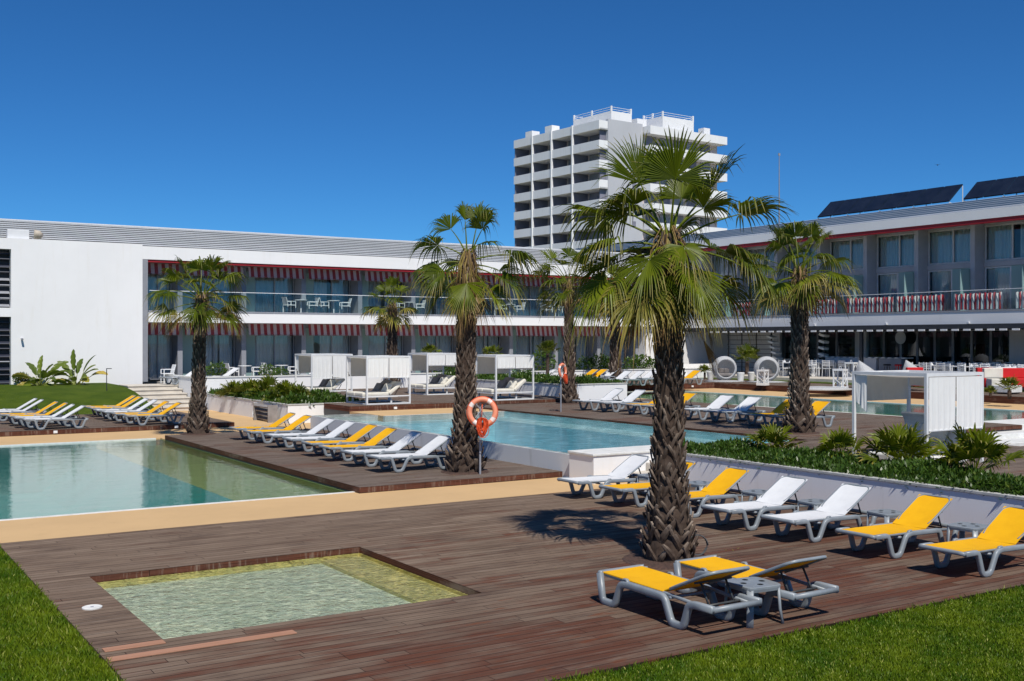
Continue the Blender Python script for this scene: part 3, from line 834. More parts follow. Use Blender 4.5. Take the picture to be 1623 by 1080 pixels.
palm('palm_tree', 'fan palm with an orange life ring in front of its trunk, on the middle deck', 737, 748, .12, 402,
     [(0,.42),(.06,.37),(.13,.28),(.24,.225),(.36,.20),(.65,.185),(.88,.18),(1,.10)], P2f, 8, 36, 9, .125, 1.2, 380, skL=1.3, lean=(.07,-.03))
palm('palm_tree', 'fan palm standing on the corner of the middle deck beside the left pool', 314, 688, .12, 468,
     [(0,.36),(.05,.30),(.13,.235),(.3,.19),(.5,.175),(.8,.17),(.92,.16),(1,.10)], auto_fronds(26, 31, 1.22), 12, 30, 8, .15, 1.2, 260, lean=(.10,.02))
palm('palm_tree', 'fan palm in front of the white hedge planter, right of the cabanas', 902, 640, .56, 447,
     [(0,.33),(.06,.28),(.2,.22),(.5,.17),(.8,.165),(.9,.15),(1,.10)], auto_fronds(25, 44, 1.2), 14, 22, 8, .16, 1.2, 240)
palm('palm_tree', 'fan palm rising behind the front left cabana with its crown against the balcony', 622, 0, .68, 484,
     [(0,.36),(.1,.28),(.5,.22),(.85,.2),(1,.11)], auto_fronds(22, 52, 1.15), 16, 20, 8, .18, 1.2, 200, loc=Vector((50.4*FX+((622-811.5)/FPX*50.4)*RX, 50.4*FY+((622-811.5)/FPX*50.4)*RY, .68)), soil=0)
palm('palm_tree', 'fan palm standing farthest back, by the white loungers near the terrace wall', 975, 600, .95, 462,
     [(0,.36),(.1,.30),(.5,.23),(.85,.21),(1,.11)], auto_fronds(24, 61, 1.45), 18, 20, 8, .2, 1.3, 240, loc=dist(975,56.2,.78), soil=.5)
palm('palm_tree', 'fan palm on the right hand deck beside the farthest yellow loungers of that row', 1267, 686, .56, 428,
     [(0,.44),(.05,.37),(.15,.25),(.45,.20),(.75,.19),(.9,.18),(1,.10)], auto_fronds(30, 73, 1.2), 21, 32, 9, .14, 1.2, 340, skL=1.25)

# ------------------------------------------------------------------ low plants
def dwarf_palm(loc, s, label, seed, group, n=13, stem=.0):
    t = thing('dwarf_palm', label, 'plant', loc, 0, group); r = random.Random(seed)
    if stem:
        m = LB(); k = MB(); k.tube([(0,0,-.02),(0,0,stem)], .06*s+.02, 8); m.addl(k.v, k.f, .3, 0, .6); m.build('trunk', M['bark'], t)
    mb = LB()
    for i in range(n):
        a = i*137.5; el = 80-70*(i/n)**.8+r.uniform(-8,8); d = frond_dir(a, el); p = Vector((0,0,stem)); pl = s*r.uniform(.28,.45)
        k = MB(); q = p+d*pl; k.tube([p, (p+q)/2+UP*.01, q], .008, 4); mb.addl(k.v, k.f, 0.0, .05, .9)
        fan(mb, q, d, s*r.uniform(.30,.42), 15, r.choice((0,0,.04,.15)), r, .25, r.uniform(-.5,.5), 100, .1, .4)
    mb.build('fronds', M['frond'], t)
    return t
GD = 'dwarf fan palms in the long planter'
for i, (px, py, s, lab) in enumerate(((1228,718,.95,'small fan palm at the far end of the long planter, near the raised pool'),
        (1332,728,.95,'small loose fan palm in the long planter, left of the white canopy'),
        (1428,738,1.25,'bushy fan palm in front of the nearest post of the white canopy'),
        (1545,752,1.3,'widest small fan palm in the long planter, right of the white canopy'),
        )):
    dwarf_palm(at(px, py, .62), s, lab, 100+i, GD, 17 if s > 1 else 14)
b = at(1600, 700, .56)
def leaf_cloud(mb, r, c, rad3, n, size, age=.0, tall=0, light=None):
    for i in range(n):
        while True:
            q = Vector((r.uniform(-1,1), r.uniform(-1,1), r.uniform(-1,1)))
            if q.length <= 1 and (q.length > .45 or r.random() < .35): break
        p = Vector(c)+Vector((q.x*rad3[0], q.y*rad3[1], q.z*rad3[2]))
        d = (q.normalized()*.6+Vector((r.uniform(-1,1), r.uniform(-1,1), r.uniform(-.2,1)))).normalized()
        sd_ = d.orthogonal().normalized(); sd_ = Matrix.Rotation(r.uniform(0,PI),3,d) @ sd_
        L = size*r.uniform(.6,1.3); w_ = L*.28
        tip = [.2,.3,.3,.6]
        mb.addl([p, p+d*L*.5+sd_*w_, p+d*L*.5-sd_*w_, p+d*L], [(0,1,3,2)], tip, age if r.random() > .06 else .3, min(1,max(0,r.random()*.6+(light if light is not None else .3*(q.z+1)*.5))))

def ground_cover(name, label, rect, z, dens, size, bump, seed, group=None, edge_over=.05):
    r = random.Random(seed); mb = LB(); x0,x1,y0,y1 = rect
    n = int((x1-x0)*(y1-y0)*dens)
    ph = [r.uniform(0,6) for _ in range(6)]
    for i in range(n):
        x = r.uniform(x0-edge_over, x1+edge_over); y = r.uniform(y0-edge_over, y1+edge_over)
        hm = .5+.25*math.sin(x*3.3+ph[0]+math.sin(y*1.7))+.25*math.sin(y*2.6+ph[1]+x)
        e = min(x-x0, x1-x, y-y0, y1-y); hm *= min(1, max(.15, e/.25+.2))
        zz = z + bump*hm*r.uniform(.25,1)
        if (x < x0 or y < y0): zz = z+r.uniform(-.06,.05)
        a = r.uniform(0,2*PI); el = r.uniform(.1,1.35)
        d = Vector((math.cos(a)*math.cos(el), math.sin(a)*math.cos(el), math.sin(el)))
        sd_ = Vector((-math.sin(a), math.cos(a), r.uniform(-.4,.4))).normalized()
        L = size*r.uniform(.6,1.4); w_ = L*r.uniform(.13,.24); p = Vector((x,y,zz))
        mb.addl([p, p+d*L*.5+sd_*w_, p+d*L*.5-sd_*w_, p+d*L], [(0,1,3,2)], [.1,.3,.3,.6], .3 if r.random() < .05 else 0.0, min(1,max(0,.15+.5*hm*r.random()+.25*r.random())))
    return tag(mb.build(name, M['leafy']), label, 'ground cover', None, 'stuff')
ground_cover('ground_cover', 'dense low green ground cover filling the long planter', (14.98,16.6,6.5,17.6), .56, 2300, .10, .26, 5)
ground_cover('ground_cover', 'low grassy green plants filling the planter by the garden steps', (14.1,16.8,36.5,45.8), .60, 800, .17, .40, 6)
ground_cover('ground_cover', 'clipped green hedge foliage in the planter behind the cabanas', (25.0,27.9,35.2,46.2), 1.10, 520, .13, .38, 9)
# upright clumps inside the left planter
for i, (px, py, s, lab) in enumerate(((372,612,.95,'spiky clump at the far left of the planter by the steps'),(398,614,1.1,'tall spiky green clump second from the left in the planter by the steps'),
        (424,616,1.15,'tallest spiky clump in the middle of the planter by the steps'),(452,620,1.05,'spiky clump right of the middle in the planter by the steps'),(474,622,.9,'rightmost spiky clump in the planter by the steps'))):
    d_ = CAM_H-.62; dwarf_palm(at(px, py+ 18, .62), s*1.25, lab, 140+i, 'spiky clumps in the planter by the steps', 16)
def bush(px, d, z, s, label, seed, flowers=0, n=420, group='small bushes along the hotel terrace'):
    t = thing('bush', label, 'bush', dist(px, d, z), 0, group); r = random.Random(seed); mb = LB()
    leaf_cloud(mb, r, (0,0,s*.55), (s*.62,s*.5,s*.52), n, .11*s+.03)
    mb.build('foliage', M['leafy'], t)
    m = MB(); 
    for k in range(4): m.tube([(0,0,-.02),(r.uniform(-.25,.25)*s, r.uniform(-.25,.25)*s, s*.5)], .012, 4)
    m.build('stem', M['bark_plain'], t)
M['bark_plain'] = pm('twig', (.16,.11,.075), (.09,.06,.04), 8, .9)
for i, (px, d, z, s, lab) in enumerate(((345,51.0,.95,.9,'round green bush behind the fan palm at the left end of the hotel terrace'),
        (425,53,.95,.75,'trimmed green bush on the terrace left of the first cabana'),(444,51.5,.95,.65,'yellowish green bush on the terrace left of the first cabana'),
        (858,57,1.0,1.3,'tall light green bush behind the second life ring'),(928,60,.95,1.0,'dark green bush left of the farthest palm'),(948,60,.95,1.15,'light green bush just left of the farthest palm'),
        (964,60.5,.95,1.0,'dark green bush against the farthest palm trunk'),(1003,62,.95,1.0,'dark bush right of the farthest palm'),(1018,62,.95,1.1,'pale bush between two dark bushes by the last hotel window'),(1032,62,.95,.85,'dark bush nearest the trunk of the tall near palm, on the far terrace'),
        (700,54,.95,.8,'small green bush behind the back right cabana'),(720,54,.95,.75,'light green bush behind the back right cabana'),(828,55,.95,.9,'green bush behind the front right cabana'))):
    bush(px, d, z, s, lab, 300+i)
for i, (px, py, z, s, st, lab) in enumerate(((1184,598,.80,1.5,.9,'young fan palm between the two round wicker chairs'),(1117,601,.8,.7,.35,'tiny fan palm left of the round wicker chairs'),
        (1600,632,.80,.85,.3,'small fan palm on the lawn by the red sofas'),(1570,628,.80,.5,.1,'little green tuft left of the small fan palm by the sofas'),
        (780,606,1.0,1.0,1.15,'potted fan palm behind the front right cabana'),(682,604,1.0,.8,1.3,'young fan palm on the terrace between the cabanas'),(868,606,1.0,1.1,1.3,'young fan palm behind the second life ring'))):
    dwarf_palm(at(px, py, z) if z < .95 else dist(px, 54, .95), s, lab, 170+i, 'young palms on the far terrace', 14, st)

# broad-leaved plants against the white wall
def broad_plant(loc, leaves, label, seed):
    t = thing('broad_leaved_plant', label, 'plant', loc, 0, 'broad-leaved plants against the big white wall'); r = random.Random(seed)
    for (azr, el, pl, L, age, w_) in leaves + [((a_+37) % 360, e_-8, p_*.8, l_*.85, g_, q_*.9) for a_, e_, p_, l_, g_, q_ in leaves]:
        pl *= 1.0; L *= 1.02; w_ *= 1.35; age = min(1, age+r.choice((0,0,.12,.3,.0)))
        d = frond_dir(azr, el); p = Vector((r.uniform(-.12,.12), r.uniform(-.1,.1), -.03)); path = [p.copy()]
        for k in range(5): p = p+d*pl/5; d = (d-UP*.10).normalized(); path.append(p.copy())
        m = MB(); m.tube(path, [.03,.026,.022,.018,.014,.012], 6); s_ = LB(); s_.addl(m.v, m.f, 0.0, .02, .9); lf = s_.build('leaf_stalk', M['petiole'], t)
        mb = LB(); sd_ = d.cross(UP).normalized(); sd_ = Matrix.Rotation(r.uniform(-.9,.9),3,d) @ sd_
        vs = []; tips = []; NS = 12
        for k in range(NS+1):
            u = k/NS; ww = w_*math.sin(PI*min(1,u*.93+.07))**.6*(1 if k < NS else .05); nrm = sd_.cross(d)
            tr = 1 if (k % 3) else .78
            vs += [p-sd_*ww*tr+nrm*ww*.35, p-sd_*ww*.5+nrm*ww*.08, p.copy(), p+sd_*ww*.5+nrm*ww*.08, p+sd_*ww*tr+nrm*ww*.35]; tips += [.75,.3,.1,.3,.75]
            p = p+d*L/NS; d = (d-UP*(.07 if el > 30 else .10)).normalized(); sd_ = (sd_-d*sd_.dot(d)).normalized()
        fs = [(5*k+i,5*k+i+1,5*k+i+6,5*k+i+5) for k in range(NS) for i in range(4)]
        mb.addl(vs, fs, tips, age, r.random()); o = mb.build('leaf', M['banana'], t, smooth=False)
    return t
gb = 50.6
broad_plant(dist(64, 46.9+1.2, .88), [(275,50,.55,.85,.05,.13),(295,38,.75,.75,.6,.16),(300,68,.6,.9,0,.14),(350,80,.6,.9,0,.13),(60,66,.7,.9,0,.14),(92,52,.75,.85,.02,.12),(85,34,.6,.8,.1,.11),(250,30,.45,.7,.25,.11),(180,50,.4,.7,.05,.13),(205,30,.35,.6,.1,.12),(140,60,.5,.75,0,.13),(110,20,.55,.6,.2,.1),(30,50,.6,.8,.05,.13)],
    'bushier broad-leaved plant with one tan leaf, left of two by the white wall', 61)
broad_plant(dist(121, 47.6+1.2, .88), [(285,70,.65,.8,0,.12),(330,84,.75,.95,0,.12),(60,76,.7,.9,0,.12),(92,48,.75,.75,.35,.15),(98,60,.6,.75,.05,.12),(265,38,.5,.65,.1,.11),(180,55,.35,.6,.05,.12),(220,30,.35,.55,.1,.1),(120,30,.4,.55,.1,.1),(270,55,.5,.7,.02,.12)],
    'slimmer upright broad-leaved plant, right of two by the white wall', 62)
bush(34, 48.5, .90, .55, 'small dark bush at the foot of the white wall, left of the broad-leaved plants', 340, n=500, group=None)
# ------------------------------------------------------------------ loungers
def make_lounger(colname, mirrored=False):
    """x runs from the foot (0) to the head; the moulded side rail dips to the deck twice"""
    t = thing('sun_lounger', 'lounger', 'sun lounger')
    fab = M['yellow'] if colname == 'yellow' else M['whitefab']
    L = 1.80 if mirrored else 1.80; SX = 1.02 if mirrored else 1.10
    if not mirrored:
        prof = [(0,.315),(.26,.315),(.355,.045),(.50,.03),(.63,.27),(.72,.30),(1.32,.285),(1.40,.055),(1.44,.03),(1.60,.03),(1.66,.06),(1.76,.275),(L,.285)]
        prof = [(0,.315),(.25,.315),(.345,.03),(.50,.03),(.63,.275),(.72,.30),(1.34,.285),(1.44,.03),(1.63,.03),(1.72,.26),(L,.28)]
    else:
        prof = [(0,.33),(.05,.03),(.27,.03),(.37,.27),(.47,.285),(1.08,.275),(1.19,.03),(1.37,.03),(1.45,.26),(1.53,.285),(L,.285)]
    fr = MB()
    for s in (-1,1):
        y = s*.315
        fr.tube(fillet([(x,y,z) for x,z in prof], .055, 4), 1, 10, side=(0,1,0), wh=(.062,.080) if mirrored else (.058,.070))
        # raised hand lug on the rail
        fr.tube([((.40 if mirrored else .66),y-.0,.29),((.43 if mirrored else .69),y,.335),((.47 if mirrored else .73),y,.338),((.51 if mirrored else .77),y,.29)], 1, 8, side=(0,1,0), wh=(.04,.03))
        # inner channel carrying the fabric
        fr.tube([(.05,s*.272,.312),(1.12,s*.272,.300),(1.70,s*.265,.262)], 1, 8, side=(0,1,0), wh=(.03,.035))
    fr.tube(fillet([(.0,-.315,.33 if mirrored else .315),(-.03,-.28,.325),(-.03,.28,.325),(.0,.315,.33 if mirrored else .315)], .03), 1, 10, side=(0,0,1), wh=(.05,.055))
    fr.tube([(L-.01,-.315,.282),(L-.01,.315,.282)], 1, 10, side=(0,0,1), wh=(.055,.06))
    for x, z in ((.55,.26),(1.13,.275)): fr.tube([(x,-.29,z),(x,.29,z)], 1, 8, side=(0,0,1), wh=(.03,.05))
    f = fr.build('frame', M['plastic'], t, smooth=True)
    for s in (-1,1):
        for x in ((.15,1.30) if mirrored else (.42,1.53)):
            MB().box(x-.05,x+.05,s*.315-.028,s*.315+.028,-.001,.02).build('foot_pad', M['plastic_dark'], f)
    # seat sling, slightly sagging
    sl = MB(); nx, ny = 14, 8; x1 = SX
    top = [[(.0+x1*i/nx - (.028 if i == 0 else 0), -.285+.57*j/ny, .338-.018*math.sin(PI*j/ny)*math.sin(PI*i/nx)**.5-.02*(i/nx)) for j in range(ny+1)] for i in range(nx+1)]
    def sheet(mb, grid, th):
        n = len(mb.v); a = len(grid); b = len(grid[0])
        for row in grid: mb.v.extend(row)
        for row in grid: mb.v.extend([(x,y,z-th) for x,y,z in row])
        for i in range(a-1):
            for j in range(b-1):
                q = n+i*b+j; mb.f.append((q,q+b,q+b+1,q+1)); q += a*b; mb.f.append((q,q+1,q+b+1,q+b))
        for i in range(a-1):
            for j in (0,b-1): q = n+i*b+j; mb.f.append((q,q+b,q+b+a*b,q+a*b) if j else (q,q+a*b,q+b+a*b,q+b))
        for j in range(b-1):
            for i in (0,a-1): q = n+i*b+j; mb.f.append((q,q+1,q+1+a*b,q+a*b) if i == 0 else (q,q+a*b,q+1+a*b,q+1))
    sheet(sl, top, .012); sl.build('seat_sling', fab, t, smooth=False)
    an = rad(24 if mirrored else 31); BL = .74 if mirrored else .70
    def bp(u, y, off=0.0): return (x1+.01+u*math.cos(an)-off*math.sin(an), y, .318+u*math.sin(an)+off*math.cos(an))
    bs = MB(); g = [[bp(BL*i/10, (-.27+.54*j/ny), .012-.014*math.sin(PI*j/ny)) for j in range(ny+1)] for i in range(11)]
    sheet(bs, g, .010); bs.build('backrest_sling', fab, t)
    bf = MB(); w_ = .285 if mirrored else .262
    path = [bp(.10,-w_+.02),bp(.2,-w_),bp(BL-.05,-w_),bp(BL+.015,-w_+.06),bp(BL+.015,w_-.06),bp(BL-.05,w_),bp(.2,w_),bp(.10,w_-.02)]
    nvec = (-math.sin(an),0,math.cos(an))
    bf.tube(fillet(path,.05,3), 1, 8, side=nvec, wh=(.026 if not mirrored else .034,.04 if mirrored else .03))
    b_ = bf.build('backrest_frame', M['plastic'], t, smooth=True)
    # prop that holds the backrest up
    pr = MB()
    px_, _, pz_ = bp(BL*.62, 0, -.03)
    for s in (-1,1): pr.tube([(px_, s*.17, pz_),(1.60 if not mirrored else 1.58, s*.17, .27)], .012, 6)
    pr.tube([(px_,-.25,pz_),(px_,.25,pz_)], .012, 6)
    pr.tube([(1.60 if not mirrored else 1.58,-.26,.268),(1.60 if not mirrored else 1.58,.26,.268)], .013, 6)
    pr.build('backrest_prop', M['plastic_dark'], t, smooth=True)
    return t
LY, LW = make_lounger('yellow'), make_lounger('white')
LYM = make_lounger('yellow', True)
def lounge(c, x, y, z, label, group, rz=0.0):
    """x = foot end, y = near side"""
    o = place(LY if c == 'y' else LW, USED, (x, y+.33, z), rz, label, group)
    return o
rj = random.Random(5)
def J(a): return rj.uniform(-a, a)
GC = 'loungers in the row along the long planter wall'
rowC = [('y',8.19,'nearest yellow lounger of the planter wall row, cut off by the right photo edge'),
 ('y',9.53,'yellow lounger second from the near end of the row along the planter wall'),
 ('w',10.92,'nearer of the two side by side white loungers in the row along the planter wall'),
 ('w',12.12,'farther of the two side by side white loungers in the row along the planter wall'),
 ('y',13.50,'yellow lounger just right of the tall near palm trunk in the planter wall row'),
 ('y',14.86,'yellow lounger half hidden behind the tall near palm trunk'),
 ('w',16.08,'white lounger at the far end of the planter wall row, by the sand strip')]
for c, y, lab in rowC: lounge(c, 11.72+J(.05), y, .0, lab, GC, J(.012))
rowB = [('w',20.72),('w',21.95),('y',23.25),('y',24.45),('w',25.75),('w',26.98),('y',28.45),('y',29.7)]
labB = ['white lounger nearest the palm with the life ring, its backrest dappled by shade','white lounger second from the palm with the life ring','yellow lounger third from the palm with the life ring, beside the left pool',
 'yellow lounger fourth from the palm with the life ring','white lounger fifth from the palm with the life ring','white lounger sixth from the palm with the life ring',
 'yellow lounger seventh from the palm with the life ring','yellow lounger at the far end of the row beside the left pool']
for (c, y), lab in zip(rowB, labB): lounge(c, 10.0+J(.05), y, .12, lab, 'loungers in the row between the two pools', J(.012))
rowA = [('y',8.55,35.95+.35),('y',8.5,37.35),('w',8.4,38.55),('w',8.4,39.6),('y',8.45,41.0),('y',8.45,41.95)]
labA = ['yellow lounger nearest the left pool in the group beside the garden steps','yellow lounger second from the pool in the group beside the garden steps','white lounger third from the pool, group beside the garden steps',
 'white lounger fourth from the pool, group beside the garden steps','yellow lounger fifth from the pool, group beside the garden steps','yellow lounger against the grass slope beside the garden steps']
for (c, x, y), lab in zip(rowA, labA): lounge(c, x+J(.05), y, .15, lab, 'loungers on the rear left deck', J(.015))
rowA2 = [('w',5.55,36.2),('w',5.45,37.15),('y',5.4,38.1),('y',5.3,39.05),('w',5.1,40.75),('w',5.0,41.7)]
labA2 = ['white lounger nearest the left pool in the left hand group','white lounger second from the pool in the left hand group','yellow lounger third from the pool in the left hand group',
 'yellow lounger fourth from the pool in the left hand group','white lounger fifth from the pool at the left edge of the photo','white lounger farthest back at the left edge of the photo, against the grass slope']
for (c, x, y), lab in zip(rowA2, labA2): lounge(c, x+J(.05), y, .15, lab, 'loungers on the rear left deck', J(.015))
rowE = [('w',29.3),('w',28.2),('y',26.8),('y',25.7),('w',24.0),('w',22.9),('y',21.4),('y',20.3)]
labE = ['white lounger farthest along the right deck, beside the second palm right of the cabanas','white lounger second along the right deck, left of the near palm trunk','yellow lounger left of the near palm trunk on the right deck',
 'yellow lounger mostly behind the near palm trunk on the right deck','white lounger just right of the near palm trunk on the right deck','white lounger left of a yellow one on the right deck',
 'yellow lounger left of the right hand palm trunk','yellow lounger partly behind the right hand palm trunk']
for (c, y), lab in zip(rowE, labE): lounge(c, 21.6+J(.05), y, .56, lab, 'loungers on the deck beyond the raised pool', J(.012))
# far row by the terrace
FAR = [('y',905,53.5,'far yellow lounger left of two, behind the hedge planter'),('y',921,53.5,'far yellow lounger right of two, behind the hedge planter'),('w',941,55,'white lounger leaning against the farthest palm'),
 ('w',958,50.5,'far white lounger first of four from the left, on the back deck'),('w',978,50.5,'far white lounger second of four from the left, on the back deck'),('w',1000,51.5,'far white lounger third of four from the left, on the back deck'),
 ('w',1022,52,'far white lounger fourth from the left, next to the near palm trunk'),('y',1070,51.5,'single far yellow lounger right of the near palm trunk, on the back deck'),
 ('w',838,53.5,'far white lounger on the terrace left of the second life ring'),('w',792,54,'far white lounger glimpsed behind the front right cabana')]
for c, px, d, lab in FAR:
    p = dist(px, d); z = .78 if d < 53 else .95
    if p.y < 46.5 and p.y > 41 and p.x > 28: z = .78
    elif p.y > 46.6: z = .95
    else: z = .78
    lounge(c, p.x, p.y, z, lab, 'loungers far back near the terrace', J(.03))
# the two foreground loungers point at the viewer
for (x, y, lab) in ((7.34,9.70,'nearest yellow lounger at the front of the deck, its backrest slightly raised'),(8.42,9.66,'yellow lounger right behind the small grey table at the front of the deck')):
    place(LYM, USED, (x+.33, y, 0), -PI/2+J(.01), lab, 'pair of yellow loungers at the front of the deck')

def make_table():
    t = thing('side_table', 'table', 'side table')
    m = MB(); w_ = .225; n = 24; z0, z1 = .375, .40
    pts = []
    for k in range(n):
        th = 2*PI*k/n; c_, s_ = math.cos(th), math.sin(th); e = .35
        pts.append((math.copysign(abs(c_)**e,c_)*w_, math.copysign(abs(s_)**e,s_)*w_))
    m.rings([[(x*.97,y*.97,z0-.03) for x,y in pts],[(x,y,z0) for x,y in pts],[(x,y,z1-.006) for x,y in pts],[(x*.97,y*.97,z1) for x,y in pts]])
    top = m.build('table_top', M['plastic'], t, smooth=False)
    for a in (0,PI/2,PI,3*PI/2):
        k = MB(); k.lathe([(.034,.0),(.034,.0012),(.026,.0014),(.026,.0)], 14, (math.cos(a)*.12, math.sin(a)*.12, z1)); k.build('cup_recess', M['plastic_dark'], top)
    for sx in (-1,1):
        for sy in (-1,1):
            k = MB(); k.tube([(sx*.185,sy*.185,.37),(sx*.195,sy*.195,.15),(sx*.215,sy*.215,.0)], 1, 8, side=(sx,-sy,0), wh=(.075,.03)); k.build('leg', M['plastic'], t, smooth=True)
    return t
TB = make_table()
for i, (x, y, lab) in enumerate(((8.21,8.22,'small grey table between the two foreground yellow loungers'),(13.22,9.19,'grey side table behind the nearest yellow loungers by the planter wall'),
    (13.25,10.55,'grey side table between the yellow and the nearer white lounger by the planter wall'),(13.2,11.85,'grey side table between the two white loungers by the planter wall'),
    (13.25,13.13,'grey side table between the farther white lounger and the yellow one by the palm'),(13.2,14.5,'grey side table seen just right of the near palm trunk'),(13.2,15.8,'grey side table beside the farthest white lounger by the planter wall'))):
    place(TB, USED, (x,y,0), J(.15)+(0 if i else .05), lab, 'grey plastic side tables')

# ------------------------------------------------------------------ cabanas
def cloth(mb, a, b, drop, folds, r, sway=.02, taper=0.0, th=.004):
    """hanging drape from a to b (top edge), with soft folds"""
    a, b = Vector(a), Vector(b); e = (b-a); nrm = e.cross(UP).normalized(); nx, nz = 48, 10
    g = []; ph = r.uniform(0,6)
    for i in range(nx+1):
        row = []
        for j in range(nz+1):
            u, v = i/nx, j/nz
            off = sway*(.25+.75*v)*(math.sin(u*folds*2*PI+ph+math.sin(v*3+u*4)*.8)+.5*math.sin(u*folds*3.7*PI+ph*2))
            p = a + e*u + nrm*off - UP*(drop*v*(1-taper*u)) 
            row.append(tuple(p))
        g.append(row)
    n = len(mb.v); b_ = nz+1
    for row in g: mb.v.extend(row)
    for i in range(nx):
        for j in range(nz):
            q = n+i*b_+j; mb.f.append((q,q+b_,q+b_+1,q+1))
def daybed(name, label, loc, s=1.0, rz=0, group='daybeds under the cabanas', H0=.30):
    """double mattress bed on a white frame, backs raised at +x"""
    t = thing(name, label, 'daybed', loc, rz, group)
    W = .68*s; r = random.Random(int(loc[0]*100))
    f = MB(); f.box(0,1.35,-W,W,H0-.06,H0-.02)
    for x in (.2,1.15):
        for y in (-W+.12, W-.12): f.box(x-.03,x+.03,y-.03,y+.03,.0,H0-.06)
    f.build('bed_frame', M['steel_white'], t)
    for k, (y0,y1) in enumerate(((-W,-.01),(.01,W))):
        m = MB(); m.box(0,1.02,y0,y1,H0-.02,H0+.11); o = m.build('mattress', M['cream'], t, bevel=.035)
        a = rad(38); L = .62
        m = MB(); c = Vector((1.04+L/2*math.cos(a), (y0+y1)/2, H0+.05+L/2*math.sin(a)))
        m.obox(c, (L/2*math.cos(a),0,L/2*math.sin(a)), (0,(y1-y0)/2,0), (-.06*math.sin(a),0,.06*math.cos(a))); m.build('back_cushion', M['cream'], t, bevel=.03)
        if k == 1:
            m = MB(); c2 = c+Vector((-.075*math.sin(a),0,.075*math.cos(a))); m.obox(c2, (L*.51*math.cos(a),0,L*.51*math.sin(a)), (0,(y1-y0)/2*.99,0), (-.014*math.sin(a),0,.014*math.cos(a))); m.build('back_throw', M['taupe'], t, bevel=.008)
        m = MB(); c3 = c+Vector((-.19,0,.0)); m.obox(c3, (.17*math.cos(1.0),0,.17*math.sin(1.0)), (0,.24,0), (-.06*math.sin(1.0),0,.06*math.cos(1.0)))
        m.build('pillow', M['cream'] if k == 0 else M['taupe'], t, bevel=.045)
    for y in (-W+.15,W-.15): MB().tube([(1.45,y,H0+.22),(1.28,y,H0-.05)], .012, 6).build('back_prop', M['plastic_dark'], t)
    return t
def cabana(loc, S, Hh, label, drape, seed, bed=None, blabel='', rail=True, S2=None, side=.30, rear=.40):
    """drape: ('long'|'mid'|'short') on the side that faces the viewer's right"""
    S2 = S2 or S
    t = thing('cabana', label, 'cabana', loc, 0, 'white framed cabanas'); r = random.Random(seed); p = .028
    for x in (0,S):
        for y in (0,S2): MB().box(x-p,x+p,y-p,y+p,0,Hh-.06).build('post', M['steel_white'], t)
    m = MB()
    for y in (0,S2): m.box(-p,S+p,y-p,y+p,Hh-.06,Hh)
    for x in (0,S): m.box(x-p,x+p,p,S2-p,Hh-.06,Hh)
    m.box(S/2-.02,S/2+.02,p,S2-p,Hh-.055,Hh-.01)
    m.build('top_frame', M['steel_white'], t)
    if rail:
        m = MB()
        for y in (0,S2): m.box(p,S-p,y-.022,y+.022,.0,.045)
        for x in (0,S): m.box(x-.022,x+.022,p,S2-p,.0,.045)
        m.box(p,S-p,-.022,.022,.26,.30); m.build('floor_rail', M['steel_white'], t)
    c = MB(); nx = 12; g = []
    for i in range(nx+1):
        g.append([(p+(S-2*p)*i/nx, .04+(S2-.08)*j/8, Hh-.07-.035*math.sin(PI*j/8)*abs(math.sin(PI*i/nx*2))) for j in range(9)])
    n0 = len(c.v)
    for row in g: c.v.extend(row)
    for i in range(nx):
        for j in range(8): q = n0+i*9+j; c.f.append((q,q+9,q+10,q+1))
    c.build('canopy', M['canopy'], t, smooth=True)
    dl = {'long': Hh*.50, 'mid': Hh*.40, 'short': Hh*.24}[drape] if isinstance(drape, str) else drape
    for (x0,x1) in ((.035,S/2-.012),(S/2+.012,S-.035)):
        d_ = MB(); cloth(d_, (x0,-.035,Hh-.075), (x1,-.035,Hh-.075), dl*r.uniform(.97,1.03), 5, r, .008); d_.build('drape', M['drape'], t, smooth=True)
        b2 = MB(); b2.box(x0,x1,-.045,-.025,Hh-.075-dl-.02,Hh-.075-dl+.0); b2.build('drape_bar', M['steel_white'], t)
    # drapes on the far sides
    d_ = MB(); cloth(d_, (S-.03,.06,Hh-.07), (S-.03,S2-.05,Hh-.07), Hh*side, 5, r, .012); d_.build('side_drape', M['canopy'], t, smooth=True)
    d_ = MB(); cloth(d_, (.03,S2-.03,Hh-.07), (S-.05,S2-.03,Hh-.07), Hh*rear, 5, r, .012); d_.build('rear_drape', M['canopy'], t, smooth=True)
    d_ = MB(); cloth(d_, (.01,S2-.30,Hh-.07), (.01,S2-.04,Hh-.07), Hh*.42, 2, r, .012, .3); d_.build('gathered_drape', M['drape'], t, smooth=True)
    if bed: daybed('daybed', blabel, (loc[0]-.35+bed, loc[1]+S2/2, loc[2]), 1.0)
    return t
cabana((16.15,34.55,.68), 1.65, 1.68, 'front left cabana, closest to the low white planter', 'mid', 1, .25, 'cream double daybed under the front left cabana')
cabana((16.05,39.25,.68), 1.65, 1.70, 'back left cabana with long white drapes', 'long', 2, .25, 'cream double daybed under the back left cabana')
cabana((21.1,39.4,.68), 1.65, 1.70, 'back right cabana, directly left of the palm with the life ring', 'short', 3, .25, 'cream double daybed under the back right cabana')
cabana((21.35,34.5,.68), 1.65, 1.68, 'front right cabana, right of the palm with the life ring', 'short', 4, .25, 'cream double daybed under the front right cabana')
cabana((17.3,12.9,.555), 1.66, 1.74, 'large near cabana behind the long planter, with two square white drapes', .98, 5, None, '', False, None, .14, .30)
t = thing('daybed', 'curved white sunbed with white pillow under the near cabana', 'daybed', (17.55,13.05,.557), 0, 'daybeds under the cabanas')
MB().box(0,1.2,0,1.4,.0,.16).build('base', M['coping_white'], t, bevel=.04)
m = MB(); rs = []
